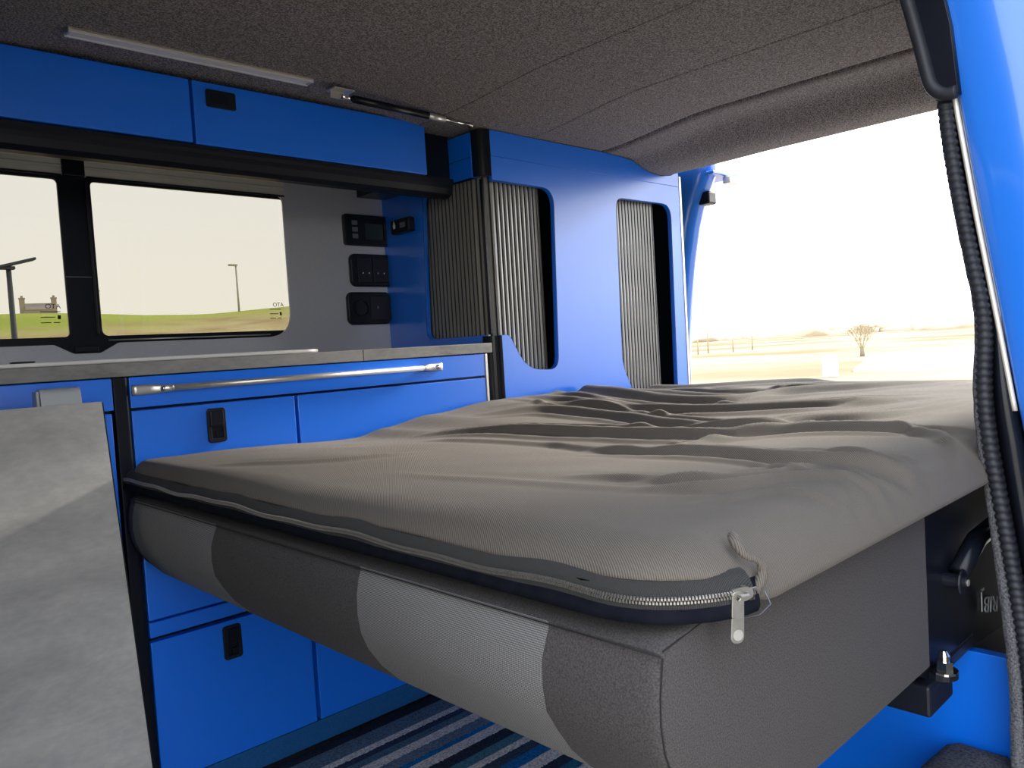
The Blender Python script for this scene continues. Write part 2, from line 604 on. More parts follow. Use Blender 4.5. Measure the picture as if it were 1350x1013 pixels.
def ground_mat():
    m = mat('meadow', (0.1, 0.1, 0.1), 0.95, spec=0.0)
    nt = m.node_tree
    b = nt.nodes['Principled BSDF']
    tc = nt.nodes.new('ShaderNodeTexCoord')
    sp = nt.nodes.new('ShaderNodeSeparateXYZ')
    nt.links.new(tc.outputs['Object'], sp.inputs[0])
    n = nt.nodes.new('ShaderNodeTexNoise')
    n.inputs['Scale'].default_value = 0.35
    n.inputs['Detail'].default_value = 8
    nt.links.new(tc.outputs['Object'], n.inputs['Vector'])
    n2 = nt.nodes.new('ShaderNodeTexNoise')
    n2.inputs['Scale'].default_value = 0.06
    n2.inputs['Detail'].default_value = 5
    nt.links.new(tc.outputs['Object'], n2.inputs['Vector'])
    # green share grows up the bank: z + noise
    a = nt.nodes.new('ShaderNodeMath')
    a.operation = 'MULTIPLY_ADD'
    a.inputs[1].default_value = 2.2
    nt.links.new(n.outputs['Fac'], a.inputs[0])
    nt.links.new(sp.outputs['Z'], a.inputs[2])
    # straw reaches higher towards +x
    x2 = nt.nodes.new('ShaderNodeMath')
    x2.operation = 'MULTIPLY_ADD'
    x2.inputs[1].default_value = -0.075
    nt.links.new(sp.outputs['X'], x2.inputs[0])
    nt.links.new(a.outputs[0], x2.inputs[2])
    r = nt.nodes.new('ShaderNodeMapRange')
    r.inputs['From Min'].default_value = 2.7
    r.inputs['From Max'].default_value = 3.8
    nt.links.new(x2.outputs[0], r.inputs[0])
    straw = nt.nodes.new('ShaderNodeValToRGB')
    straw.color_ramp.elements[0].position = 0.35
    straw.color_ramp.elements[0].color = (0.42, 0.32, 0.16, 1)
    straw.color_ramp.elements[1].position = 0.65
    straw.color_ramp.elements[1].color = (0.60, 0.50, 0.28, 1)
    nt.links.new(n.outputs['Fac'], straw.inputs[0])
    green = nt.nodes.new('ShaderNodeValToRGB')
    green.color_ramp.elements[0].position = 0.35
    green.color_ramp.elements[0].color = (0.33, 0.38, 0.075, 1)
    green.color_ramp.elements[1].position = 0.65
    green.color_ramp.elements[1].color = (0.43, 0.46, 0.12, 1)
    nt.links.new(n2.outputs['Fac'], green.inputs[0])
    mx = nt.nodes.new('ShaderNodeMix')
    mx.data_type = 'RGBA'
    nt.links.new(r.outputs[0], mx.inputs['Factor'])
    fld = nt.nodes.new('ShaderNodeValToRGB')  # exposure difference put into the colour: rear field darker than the bank's straw
    fld.color_ramp.elements[0].position = 0.38
    fld.color_ramp.elements[0].color = (0.215, 0.16, 0.095, 1)
    fld.color_ramp.elements[1].position = 0.62
    fld.color_ramp.elements[1].color = (0.33, 0.285, 0.21, 1)
    nt.links.new(n2.outputs['Fac'], fld.inputs[0])
    df = nt.nodes.new('ShaderNodeMath')
    df.operation = 'SUBTRACT'
    nt.links.new(sp.outputs['X'], df.inputs[0])
    nt.links.new(sp.outputs['Y'], df.inputs[1])
    fr_ = nt.nodes.new('ShaderNodeMapRange')
    fr_.inputs['From Min'].default_value = -2
    fr_.inputs['From Max'].default_value = 4
    nt.links.new(df.outputs[0], fr_.inputs[0])
    mf = nt.nodes.new('ShaderNodeMix')
    mf.data_type = 'RGBA'
    nt.links.new(fr_.outputs[0], mf.inputs['Factor'])
    nt.links.new(straw.outputs[0], mf.inputs[6])
    nt.links.new(fld.outputs[0], mf.inputs[7])
    nt.links.new(mf.outputs[2], mx.inputs[6])
    nt.links.new(green.outputs[0], mx.inputs[7])
    nt.links.new(mx.outputs[2], b.inputs['Base Color'])
    return m


gr = mesh_obj('ground', bm, ground_mat(), None, True)
structure(gr)
for v in ():
    pass

# pale track behind the van
m_pale = mat('pale_gravel', (0.62, 0.58, 0.52), 0.9, col2=(0.75, 0.72, 0.66), vscale=0.5)
m_gravelnear = mat('car_park_gravel', (0.30, 0.28, 0.25), 0.9, col2=(0.42, 0.39, 0.35), vscale=6)
bm = bmesh.new()
trk = [(24.6, 10.4), (23.7, 3.0), (52.0, 5.0), (47.0, 13.3), (36.5, 14.6)]
vs = [bm.verts.new((x, y, -0.54)) for x, y in trk]
f = bm.faces.new(vs)
ex = bmesh.ops.extrude_face_region(bm, geom=[f])
for g in ex['geom']:
    if isinstance(g, bmesh.types.BMVert):
        g.co.z -= 0.14
structure(mesh_obj('ground_gravel_patch', bm, m_pale))
o = plate('ground_car_park', rpoly([(-9, -9), (7, -9), (7, 4.5), (-9, 4.5)], 2.0), [], 0.05, m_gravelnear, 'XY', -0.59, None, 0.004)
structure(o)

# unseen dark slab added on the door side to block skylight from the bed
m_block = mat('dark_sky_blocker', (0.05, 0.05, 0.055), 0.9, col2=(0.07, 0.07, 0.072), vscale=4)
structure(box('outside_sky_blocker', (0.40, -0.95, -0.6), (3.3, -0.75, 4.5), m_block, None, 0.0))

# ------------------------------------------------------------------ far things
m_post = mat('lamp_post_paint', (0.03, 0.04, 0.045), 0.6)
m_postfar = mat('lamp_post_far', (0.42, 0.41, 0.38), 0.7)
m_roof = mat('slate_roof', (0.30, 0.25, 0.22), 0.8, col2=(0.36, 0.30, 0.27), vscale=0.6)
m_wallf = mat('house_harling', (0.40, 0.33, 0.27), 0.9, col2=(0.46, 0.38, 0.31), vscale=1.5)


def pos(azd, r):
    a = math.radians(azd)
    return Vector((math.cos(a) * r, math.sin(a) * r, hill(a, r)))


t = thing('street_lamp', 'dark street lamp with tilted flat head, seen through the left pane', 'street lamp')
p = pos(78.5, 17)
top = Vector((p.x, p.y, 0.82 + 17 * math.tan(math.radians(6.75))))
lean = Vector((0.15, 0.0, 0))
bm = bmesh.new()
add_tube(bm, [p - Vector((0, 0, 0.2)), (p + top) / 2 + Vector((0, 0, 0)), top], [0.062, 0.052, 0.042], 12)
mesh_obj('pole', bm, m_post, t, True)
bm = bmesh.new()
add_box(bm, (top.x - 0.16, top.y - 0.12, top.z - 0.0), (top.x + 0.46, top.y + 0.12, top.z + 0.05), 0.015,
        rot=Matrix.Rotation(math.radians(-16), 3, 'Y'), piv=top)
mesh_obj('solar_panel', bm, m_post, t)
bm = bmesh.new()
add_box(bm, (top.x - 0.16, top.y - 0.07, top.z - 0.06), (top.x + 0.10, top.y + 0.07, top.z + 0.0), 0.015)
mesh_obj('lamp_head', bm, m_post, t)


def far_lamp(az, r, eltop, rr, label):
    t = thing('lamp_post', label, 'lamp post')
    p = pos(az, r)
    zt = 0.82 + r * math.tan(math.radians(eltop))
    bm = bmesh.new()
    add_tube(bm, [(p.x, p.y, p.z - 0.3), (p.x, p.y, zt)], [rr, rr * 0.7], 8)
    mesh_obj('pole', bm, m_postfar, t, True)
    bm = bmesh.new()
    add_box(bm, (p.x - 0.55, p.y - 0.12, zt - 0.02), (p.x + 0.1, p.y + 0.12, zt + 0.12), 0.03)
    mesh_obj('lamp_head', bm, m_postfar, t)


far_lamp(65.2, 62, 6.65, 0.085, 'thin pale lamp post rising over the bank near the right pane\'s right side')
far_lamp(73.7, 88, 5.15, 0.085, 'small distant lamp post at the left side of the right window pane')

t = thing('stone_house', 'stone house roof with a chimney at each end, beyond the grassy bank', 'house')
R_ = 115.0


def hp(az, el):
    a = math.radians(az)
    return (math.cos(a) * R_, math.sin(a) * R_, 0.82 + R_ * math.tan(math.radians(el)))


hc = hp(77.1, 4.2)
ux = Vector((math.sin(math.radians(77.1)), -math.cos(math.radians(77.1)), 0))   # image right
uy = Vector((math.cos(math.radians(77.1)), math.sin(math.radians(77.1)), 0))
zr = 0.82 + R_ * math.tan(math.radians(4.48))


def hw(u, v, z):
    q = ux * u + uy * v + Vector((hc[0], hc[1], 0))
    return (q.x, q.y, z)


L = 1.75
bm = bmesh.new()
prof = [(-1.6, zr - 1.3), (1.6, zr - 1.3), (1.6, zr - 0.9), (0.0, zr), (-1.6, zr - 0.9)]
add_sweep(bm, [[hw(-L * 0.8, v, z) for v, z in prof[2:]] , [hw(L * 0.8, v, z) for v, z in prof[2:]]])
mesh_obj('roof', bm, m_roof, t)
bm = bmesh.new()
add_sweep(bm, [[hw(-L * 0.9, v, z) for v, z in ((-1.5, zr - 5), (1.5, zr - 5), (1.5, zr - 0.9), (-1.5, zr - 0.9))],
               [hw(L * 0.9, v, z) for v, z in ((-1.5, zr - 5), (1.5, zr - 5), (1.5, zr - 0.9), (-1.5, zr - 0.9))]])
mesh_obj('walls', bm, m_wallf, t)
for s in (-1, 1):
    bm = bmesh.new()
    add_sweep(bm, [[hw(s * L * 0.98 + a, b, z) for a, b in ((-.3, -.4), (.3, -.4), (.3, .4), (-.3, .4))] for z in (zr - 1.5, zr + 0.55)])
    add_sweep(bm, [[hw(s * L * 0.98 + a, b, z) for a, b in ((-.36, -.46), (.36, -.46), (.36, .46), (-.36, .46))] for z in (zr + 0.55, zr + 0.68)])
    add_sweep(bm, [[hw(s * L * 0.98 + a, b, z) for a, b in ((-.14, -.2), (.14, -.2), (.14, .2), (-.14, .2))] for z in (zr + 0.68, zr + 0.95)])
    mesh_obj('chimney', bm, m_wallf, t)

# bare bush behind the van
random.seed(5)
m_twig = mat('bare_twigs', (0.30, 0.24, 0.14), 0.9)
m_trunkm = mat('bush_trunk', (0.2, 0.16, 0.10), 0.9)
t = thing('bare_bush', 'leafless vase-shaped bush standing in the pale field behind the van', 'bush')
bp_ = Vector((36.96, 15.17, -0.62))
bm = bmesh.new()


def branch(bm, p, d, l, r, depth):
    q = p + d * l
    add_tube(bm, [p, (p + q) / 2 + Vector((random.uniform(-1, 1), random.uniform(-1, 1), 0)) * l * 0.06, q], [r, r * 0.8, r * 0.6], 4, False)
    if depth == 0:
        return
    for _ in range(3 if depth > 1 else 4):
        nd = (d + Vector((random.uniform(-1, 1), random.uniform(-1, 1), random.uniform(-0.25, 0.55))) * 0.48).normalized()
        branch(bm, q, nd, l * random.uniform(0.55, 0.85), r * 0.62, depth - 1)


for k in range(9):
    a = k * 2 * math.pi / 9 + random.uniform(-.3, .3)
    d = Vector((math.cos(a) * 0.5, math.sin(a) * 0.5, 1.0)).normalized()
    branch(bm, bp_ + Vector((math.cos(a) * 0.05, math.sin(a) * 0.05, 0.35)), d, 0.42, 0.022, 4)
mesh_obj('twigs', bm, m_twig, t)
tube('trunk', [bp_ - Vector((0, 0, 0.1)), bp_ + Vector((0, 0, 0.45))], [0.12, 0.09], m_trunkm, t, 8)

m_signw = mat('white_panel', (0.85, 0.85, 0.83), 0.5)
m_signp = mat('grey_post', (0.45, 0.45, 0.45), 0.5)
t = thing('roadside_cabinet', 'small white cabinet on a post in the field behind the van', 'cabinet')
c = Vector((22.31, 10.09, -0.62))
uxr = Vector((math.sin(math.radians(24.3)), -math.cos(math.radians(24.3)), 0))
bm = bmesh.new()
rz = Matrix.Rotation(math.radians(24.3), 3, 'Z')
add_box(bm, (c.x - 0.1, c.y - 0.22, c.z + 0.02), (c.x + 0.1, c.y + 0.22, c.z + 0.45), 0.01, rot=rz)
mesh_obj('body', bm, m_signw, t)
bm = bmesh.new()
add_box(bm, (c.x - 0.14, c.y - 0.19, c.z + 0.45), (c.x + 0.12, c.y + 0.19, c.z + 0.62), 0.01, rot=rz)
mesh_obj('top_cap', bm, m_signw, t)
bm = bmesh.new()
add_box(bm, (c.x - 0.16, c.y - 0.012, c.z + 0.0), (c.x - 0.12, c.y + 0.012, c.z + 0.46), 0.002, rot=rz, piv=c)
mesh_obj('door_seam', bm, m_signp, t)

# far cottages, trees and posts on the rear horizon
m_cot = mat('cottage_white', (0.8, 0.79, 0.77), 0.8)
m_cotr = mat('cottage_roof', (0.32, 0.27, 0.25), 0.8)
cot = [(17.0, 210, 7, 'white cottage far behind the van, nearest the door pillar'),
       (18.6, 260, 6, 'white cottage far behind the van, between the other cottages'),
       (20.6, 240, 5, 'small white cottage far behind the van beside the bare bush'),
       (27.5, 330, 7, 'white cottage far behind the van, left of the bare bush'),
       (31.0, 380, 8, 'white cottage far behind the van, farthest left of them')]
for az, r, w, lab in cot:
    t = thing('cottage', lab, 'house')
    p = pos(az, r)
    rzz = Matrix.Rotation(math.radians(az), 3, 'Z')
    bm = bmesh.new()
    add_box(bm, (p.x - 2, p.y - w / 2, p.z - 0.5), (p.x + 2, p.y + w / 2, p.z + 1.9), 0, rot=rzz, piv=p)
    mesh_obj('walls', bm, m_cot, t)
    bm = bmesh.new()
    add_sweep(bm, [[p + rzz @ Vector(q) for q in ((-2.2, y, 1.9), (2.2, y, 1.9), (0, y, 3.1))] for y in (-w / 2, w / 2)])
    mesh_obj('roof', bm, m_cotr, t)
for k, (az, r, h, pl) in enumerate([(33.0, 60, 1.1, 'leftmost, nearest the tall cabinet'), (30.6, 62, 1.0, 'second from the right'), (29.3, 66, 1.2, 'rightmost of them'), (32.3, 62, 1.6, 'tallest of them')]):
    p = pos(az, r)
    tag(tube('fence_post', [p - Vector((0, 0, 0.2)), p + Vector((0, 0, h))], 0.06, m_twig, None, 6),
        'thin wooden post in the straw field, ' + pl, 'post', 'posts in the field')
m_scrub = mat('far_scrub', (0.38, 0.30, 0.20), 0.95, col2=(0.5, 0.4, 0.27), vscale=0.3)
bm = bmesh.new()
random.seed(9)
for k in range(150):
    az = random.uniform(12, 36)
    r = random.uniform(150, 420)
    p = pos(az, r)
    if any(abs(az - c_[0]) < 4.0 and abs(r - c_[1]) < 30 for c_ in cot):
        continue
    tt = bmesh.new()
    bmesh.ops.create_icosphere(tt, subdivisions=2, radius=1)
    s = random.uniform(1.0, 2.2) * (1.35 if az < 26 else 0.8)
    for v in tt.verts:
        nn = 1 + 0.35 * noise.noise(v.co * 2 + p)
        v.co = Vector((v.co.x * s * 3.5 * nn, v.co.y * s * 3.5 * nn, v.co.z * s * 0.8 * nn)) + p
    me = bpy.data.meshes.new('t')
    tt.to_mesh(me)
    tt.free()
    bm.from_mesh(me)
    bpy.data.meshes.remove(me)
tag(mesh_obj('scrub', bm, m_scrub, None, True), 'pale brown scrub along the far horizon behind the van', 'scrub', kind='stuff')

# ------------------------------------------------------------------ van shell: floor, walls, ceiling
box('floor', (-1.7, 0.26, -0.05), (2.33, 2.0, -0.006), m_carpetdark, None, 0.0)
structure(bpy.data.objects['floor'])

RUG = plate('striped_rug', rpoly([(-1.2, 0.45), (1.205, 0.45), (1.205, 1.488), (-1.2, 1.488)], 0.01), [], 0.008, m_rug, 'XY', -0.006, None, 0.002)
tag(RUG, 'blue, grey and cream striped carpet runner on the van floor below the bed', 'rug')


def zc(x, y):
    base = 1.414 - 0.030 * ss(1.12, 1.5, y) * ss(0.95, 1.45, x)
    # slow fall at the rear, groove then padded header roll
    prof = [(1.80, 0.0), (1.850, 0.000), (1.8535, 0.014), (1.8625, 0.014), (1.866, -0.002), (1.96, -0.004), (1.99, -0.010), (2.02, -0.026), (2.05, -0.047), (2.075, -0.059),
            (2.10, -0.065), (2.13, -0.067), (2.17, -0.067), (2.20, -0.060), (2.24, -0.042), (2.29, -0.018)]
    d = lin_tab(prof, x)
    if x > 1.95:
        base2 = 1.414 - 0.010 * ss(1.12, 1.5, y)
        base = base + (base2 - base) * ss(1.95, 2.1, x)
    # seams between carpet sheets
    for sx, dep in ((1.25, 0.007), (1.56, -0.0018)):
        dx = abs(x - sx)
        if dx < 0.0025:
            base += dep * (1 - dx / 0.0025)
    return base + d * (1 - 0.12 * ss(1.2, 1.5, y))


bm = bmesh.new()
xs = sorted(set([-1.7 + 0.1 * i for i in range(36)] + [1.246, 1.2475, 1.25, 1.2525, 1.254, 1.556, 1.5575, 1.56, 1.5625, 1.564] +
                [1.80, 1.846, 1.850, 1.8535, 1.858, 1.8625, 1.866, 1.90, 1.95] + [1.97 + 0.02 * i for i in range(17)]))
xs = [x for x in xs if x <= 2.295]
ys = [0.30 + 0.055 * i for i in range(31)]
grid = [[bm.verts.new((x, y, zc(x, y))) for y in ys] for x in xs]
for i in range(len(xs) - 1):
    for j in range(len(ys) - 1):
        bm.faces.new((grid[i][j], grid[i + 1][j], grid[i + 1][j + 1], grid[i][j + 1]))
# roof thickness above
topg = [[bm.verts.new((x, y, 1.47)) for y in (ys[0], ys[-1])] for x in (xs[0], xs[-1])]
bm.faces.new((topg[0][0], topg[0][1], topg[1][1], topg[1][0]))
bm.faces.new([g[0] for g in grid] + [topg[1][0], topg[0][0]])
bm.faces.new([g[-1] for g in grid] + [topg[1][1], topg[0][1]])
bm.faces.new(grid[0] + [topg[0][1], topg[0][0]])
bm.faces.new(grid[-1] + [topg[1][1], topg[1][0]])
ceil = mesh_obj('ceiling', bm, m_carpet, None, True)
structure(ceil)
# a separate carpet sheet over the front half, its edge showing at the top left
bm = bmesh.new()
add_box(bm, (-1.69, 0.32, 1.4085), (0.405, 1.93, 1.4135), 0.002)
structure(mesh_obj('ceiling_front_sheet', bm, m_carpet))

# left (far) wall with the window opening, notch under the pillar between panes
hole = rpoly([(-0.75, 0.884), (0.470, 0.884), (0.510, 0.862), (0.565, 0.862), (0.605, 0.884), (1.046, 0.884), (1.046, 1.262), (-0.75, 1.262)],
             [0.03, 0.004, 0.004, 0.004, 0.004, 0.07, 0.02, 0.03], 8)
wl_ = plate('wall_left', [(-1.7, 0.0), (2.30, 0.0), (2.30, 1.37), (-1.7, 1.37)], [hole], 0.006, m_panel, 'XZ', 1.950, None, 0.001)
structure(wl_)
bodyhole = [(-0.85, 0.845), (1.17, 0.845), (1.17, 1.31), (-0.85, 1.31)]
o = plate('wall_left_outer', [(-1.7, -0.3), (2.33, -0.3), (2.33, 1.47), (-1.7, 1.47)], [bodyhole], 0.03, m_bluepaint, 'XZ', 2.015, None, 0.001)
structure(o)

# window
win = structure(thing('window_1', 'long tinted side window of two panes behind the kitchen', 'window'))
del win['category']
fo = rpoly([(-0.90, 0.84), (1.22, 0.84), (1.22, 1.32), (-0.90, 1.32)], [0.04, 0.075, 0.02, 0.03], 8)
h1 = rrect(-0.74, 0.900, 0.508, 1.255, 0.012)
h2 = rrect(0.572, 0.900, 1.0560, 1.256, [0.016, 0.004, 0.012, 0.012])
plate('window_frame', fo, [h1, h2], 0.010, m_blacksat, 'XZ', 1.9575, win, 0.002)
box('glass_pane', (-0.745, 1.9640, 0.895), (0.513, 1.9665, 1.260), m_glass, win, 0)
box('glass_pane', (0.567, 1.9640, 0.895), (1.065, 1.9665, 1.260), m_glass, win, 0)
box('pane_trim', (0.560, 1.951, 0.905), (0.5665, 1.958, 1.255), m_black, win, 0.002)
tube('bottom_rail', [(0.585, 1.9555, 0.8915), (0.985, 1.9555, 0.8915)], 0.0018, m_steel, win, 6)
box('latch_bar', (0.512, 1.952, 0.866), (0.562, 1.958, 0.880), m_black, win, 0.002)
box('latch_line', (0.508, 1.954, 1.035), (0.560, 1.9582, 1.037), m_key, win, 0)
m_print = mat('dark_glass_print', (0.02, 0.02, 0.02), 0.8)
for px_, ww in ((0.452, 0.04), (0.992, 0.034)):
    tx = text_obj('maker_mark', 'OTA', 0.015, (px_ + 0.010, 1.9630, 0.966), RX90, m_print, win, 0.0001)
    for k, (dz, n_) in enumerate(((-0.008, ww), (-0.020, ww * 0.72), (-0.032, ww * 0.5))):
        box('maker_mark', (px_, 1.9630, 0.966 + dz), (px_ + n_, 1.9632, 0.966 + dz + 0.0018), m_print, win, 0)
    box('maker_mark', (px_ + ww * 0.84, 1.9630, 0.942), (px_ + ww * 1.0, 1.9632, 0.951), m_print, win, 0)
    box('maker_mark', (px_ + ww * 0.62, 1.9630, 0.934), (px_ + ww * 0.95, 1.9632, 0.9358), m_print, win, 0)

# blind cassette over the window
for x0, x1, lab in ((-0.60, 0.513, 'pale rolled blind cassette above the left window pane'),
                    (0.560, 1.048, 'pale rolled blind cassette above the right window pane')):
    t = thing('window_blind', lab, 'blind')
    bm = bmesh.new()
    pr = [(1.949, 1.3035), (1.949, 1.260), (1.946, 1.260), (1.9445, 1.276), (1.941, 1.278), (1.9405, 1.2815), (1.944, 1.284), (1.942, 1.294), (1.937, 1.297), (1.937, 1.301), (1.941, 1.3035)]
    add_sweep(bm, [[(x0, y, z) for y, z in pr], [(x1, y, z) for y, z in pr]])
    mesh_obj('cassette', bm, m_blind, t)
    tube('pull_rail', [(x0 + 0.002, 1.9405, 1.2590), (x1 - 0.002, 1.9405, 1.2590)], 0.0024, m_blacksat, t, 8)
box('blind_bracket', (0.514, 1.934, 1.258), (0.559, 1.949, 1.302), m_blacksat, None, 0.003)
tag(bpy.data.objects['blind_bracket'], 'dark blind bracket between the two window blinds', 'bracket')

# ------------------------------------------------------------------ kitchen
def latch(parent, x, z, w=0.034, h=0.064, y=1.5):
    f_ = plate('latch', rrect(x - w / 2, z - h / 2, x + w / 2, z + h / 2, 0.005), [rrect(x - w / 2 + 0.005, z - h / 2 + 0.006, x + w / 2 - 0.005, z - 0.002, 0.002)],
               0.006, m_black, 'XZ', y - 0.006, parent, 0.0012)
    box('latch_recess', (x - w / 2 + 0.002, y - 0.0012, z - h / 2 + 0.002), (x + w / 2 - 0.002, y - 0.0004, z + h / 2 - 0.002), m_blacksat, parent, 0)
    bm = bmesh.new()
    add_box(bm, (x - w / 2 + 0.004, y - 0.0085, z - 0.001), (x + w / 2 - 0.004, y - 0.004, z + h / 2 - 0.004), 0.0012)
    add_box(bm, (x - 0.002, y - 0.004, z - h / 2 + 0.008), (x + w / 2 - 0.006, y - 0.001, z - 0.012), 0.0008)
    o = mesh_obj('latch_button', bm, m_blacksat, parent)
    return f_


kit = thing('kitchen_cabinet', 'blue four-door kitchen cabinet in van between black post and tall unit', 'cabinet')
bm = bmesh.new()
add_box(bm, (0.476, 1.5185, 0.05), (1.345, 1.93, 0.806))
mesh_obj('carcass', bm, m_blacksat, kit)
box('top_fascia', (0.4765, 1.5, 0.7505), (1.335, 1.518, 0.8065), m_blue, kit)
box('rail', (0.4765, 1.5, 0.3265), (1.335, 1.518, 0.3545), m_blue, kit)
FRD = [(0.4765, 0.7985, 0.3585, 0.7455, (0.629, 0.703)), (0.8060, 1.335, 0.3585, 0.7455, None),
       (0.4765, 0.7975, 0.0510, 0.3180, (0.627, 0.276)), (0.8065, 1.335, 0.0510, 0.3180, None)]
for x0, x1, z0, z1, lp in FRD:
    d = box('door', (x0, 1.5, z0), (x1, 1.518, z1), m_blue, kit)
    if lp:
        latch(d, lp[0], lp[1])
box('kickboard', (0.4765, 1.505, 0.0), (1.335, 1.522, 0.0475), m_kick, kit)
box('end_trim', (1.3365, 1.499, 0.0), (1.3445, 1.53, 0.8065), m_steel, kit, 0.001)
# black upright post with a rounded right edge
bm = bmesh.new()
pp = rpoly([(0.4485, 1.4985), (0.4755, 1.4985), (0.4755, 1.93), (0.4485, 1.93)], [0.002, 0.009, 0, 0], 5)
add_sweep(bm, [[(a, b, 0.0) for a, b in pp], [(a, b, 0.8065) for a, b in pp]])
mesh_obj('end_post', bm, m_blacksat, kit)

kl = thing('kitchen_base_unit', 'blue kitchen unit behind the leaning grey table top, left of black post', 'cabinet')
box('carcass', (-0.60, 1.5185, 0.05), (0.447, 1.93, 0.806), m_blacksat, kl)
box('top_fascia', (-0.60, 1.5, 0.7490), (0.4475, 1.518, 0.8065), m_blue, kl)
box('door', (-0.08, 1.5, 0.0510), (0.4435, 1.518, 0.7440), m_blue, kl)
box('door', (-0.60, 1.5, 0.0510), (-0.086, 1.518, 0.7440), m_blue, kl)
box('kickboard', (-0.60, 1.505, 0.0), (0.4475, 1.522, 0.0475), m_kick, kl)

wt_ = box('worktop', (-0.62, 1.4985, 0.8085), (0.9715, 1.947, 0.8335), m_concedge, None, 0.0015)
tag(wt_, 'grey concrete-effect worktop on the blue kitchen units, left of the narrow joint', 'worktop')
wt2 = box('worktop_extension', (0.9735, 1.4985, 0.8085), (1.3625, 1.947, 0.8335), m_concedge, None, 0.0015)
tag(wt2, 'short grey concrete-effect worktop piece, right of the joint beside tall unit', 'worktop')

sk = thing('sink_and_hob_lid', 'closed glass sink lid with bright steel rim lying on the worktop', 'sink')
lp = rrect(-0.50, 1.512, 0.885, 1.90, [0.02, 0.045, 0.045, 0.02])
plate('steel_rim', lp, [rrect(-0.49, 1.524, 0.873, 1.888, [0.015, 0.035, 0.035, 0.015])], 0.0075, m_rimsteel, 'XY', 0.8337, sk, 0.002)
plate('glass_lid', rrect(-0.489, 1.525, 0.872, 1.887, [0.015, 0.035, 0.035, 0.015]), [], 0.006, m_blacksat, 'XY', 0.8337, sk, 0.001)
box('lid_catch', (0.300, 1.515, 0.8415), (0.335, 1.530, 0.8445), m_black, sk, 0.001)

# steel rod with flattened ends
rod = thing('towel_rail', 'steel towel rail with flattened screwed ends across blue fascia', 'rail')
zr_ = 0.7825
bm = bmesh.new()
add_tube(bm, [(0.545, 1.487, zr_), (1.130, 1.487, zr_)], 0.0062, 14)
mesh_obj('bar', bm, m_steel, rod, True)
for s, xa, xb in ((-1, 0.4785, 0.548), (1, 1.128, 1.192)):
    bm = bmesh.new()
    x0, x1 = (xa, xb)
    secs = []
    for i in range(9):
        k = i / 8
        x = x0 + (x1 - x0) * k
        q = ss(0.45, 1.0, k if s < 0 else 1 - k)
        hy = 0.0035 + (0.0064 - 0.0035) * q
        hz = 0.0092 + (0.0064 - 0.0092) * q
        yc = 1.4955 + (1.487 - 1.4955) * q
        secs.append([(x, yc + hy * math.cos(a), zr_ + hz * math.sin(a)) for a in [2 * math.pi * j / 12 for j in range(12)]])
    add_sweep(bm, secs)
    e_ = mesh_obj('bracket', bm, m_steel, rod, True)
    xs_ = 0.530 if s < 0 else 1.170
    bm = bmesh.new()
    add_tube(bm, [(xs_, 1.4855, zr_), (xs_, 1.4795, zr_)], [0.0052, 0.0038], 12)
    mesh_obj('screw', bm, m_chrome, e_, True)

# grey plastic table bracket on the fascia
tb = thing('table_bracket', 'light grey plastic table bracket on blue fascia above the leaning panel', 'bracket')
bm = bmesh.new()
pr = rpoly([(1.4995, 0.7500), (1.4995, 0.7935), (1.484, 0.7975), (1.472, 0.792), (1.468, 0.770), (1.470, 0.7555), (1.478, 0.7520)], [0, 0.002, 0.008, 0.008, 0.006, 0.003, 0.003], 4)
add_sweep(bm, [[(0.328, y, z) for y, z in pr], [(0.389, y, z) for y, z in pr]])
mesh_obj('cover', bm, m_greyplastic, tb)
box('clip', (0.346, 1.4655, 0.7510), (0.366, 1.4700, 0.7635), m_key, tb, 0.001)
box('end_cap', (0.3225, 1.474, 0.7515), (0.3275, 1.4990, 0.7930), m_greyplastic, tb, 0.001)

# leaning table top
tt_ = thing('leaning_table', 'grey concrete-effect table top leaning against the blue kitchen unit', 'table top')
ang = math.atan2(0.152, 0.765)
Hh = 0.776
c0 = Vector((0, 1.330, 0.0045))
upv = Vector((0, math.sin(ang), math.cos(ang)))
nrm = Vector((0, -math.cos(ang), math.sin(ang)))


def tp(x, s, d):
    q = c0 + upv * s + nrm * d
    return (x, q.y, q.z)


bm = bmesh.new()
xr0, xr1 = 0.4130, 0.4190     # right edge, bottom and top
sec = lambda s, x1: [tp(-0.45, s, 0), tp(x1, s, 0), tp(x1, s, 0.016), tp(-0.45, s, 0.016)]
add_sweep(bm, [sec(0.0, xr0), sec(Hh, xr1)])
bmesh.ops.bevel(bm, geom=bm.edges[:], offset=0.0012, segments=2, affect='EDGES')
mesh_obj('board', bm, m_conc, tt_)
bm = bmesh.new()
add_sweep(bm, [[tp(xr0 + 0.0003, 0.002, 0.0015), tp(xr0 + 0.0022, 0.002, 0.0015), tp(xr0 + 0.0022, 0.002, 0.0145), tp(xr0 + 0.0003, 0.002, 0.0145)],
               [tp(xr1 + 0.0003, Hh - .002, 0.0015), tp(xr1 + 0.0022, Hh - .002, 0.0015), tp(xr1 + 0.0022, Hh - .002, 0.0145), tp(xr1 + 0.0003, Hh - .002, 0.0145)]])
mesh_obj('edge_strip', bm, m_black, tt_)

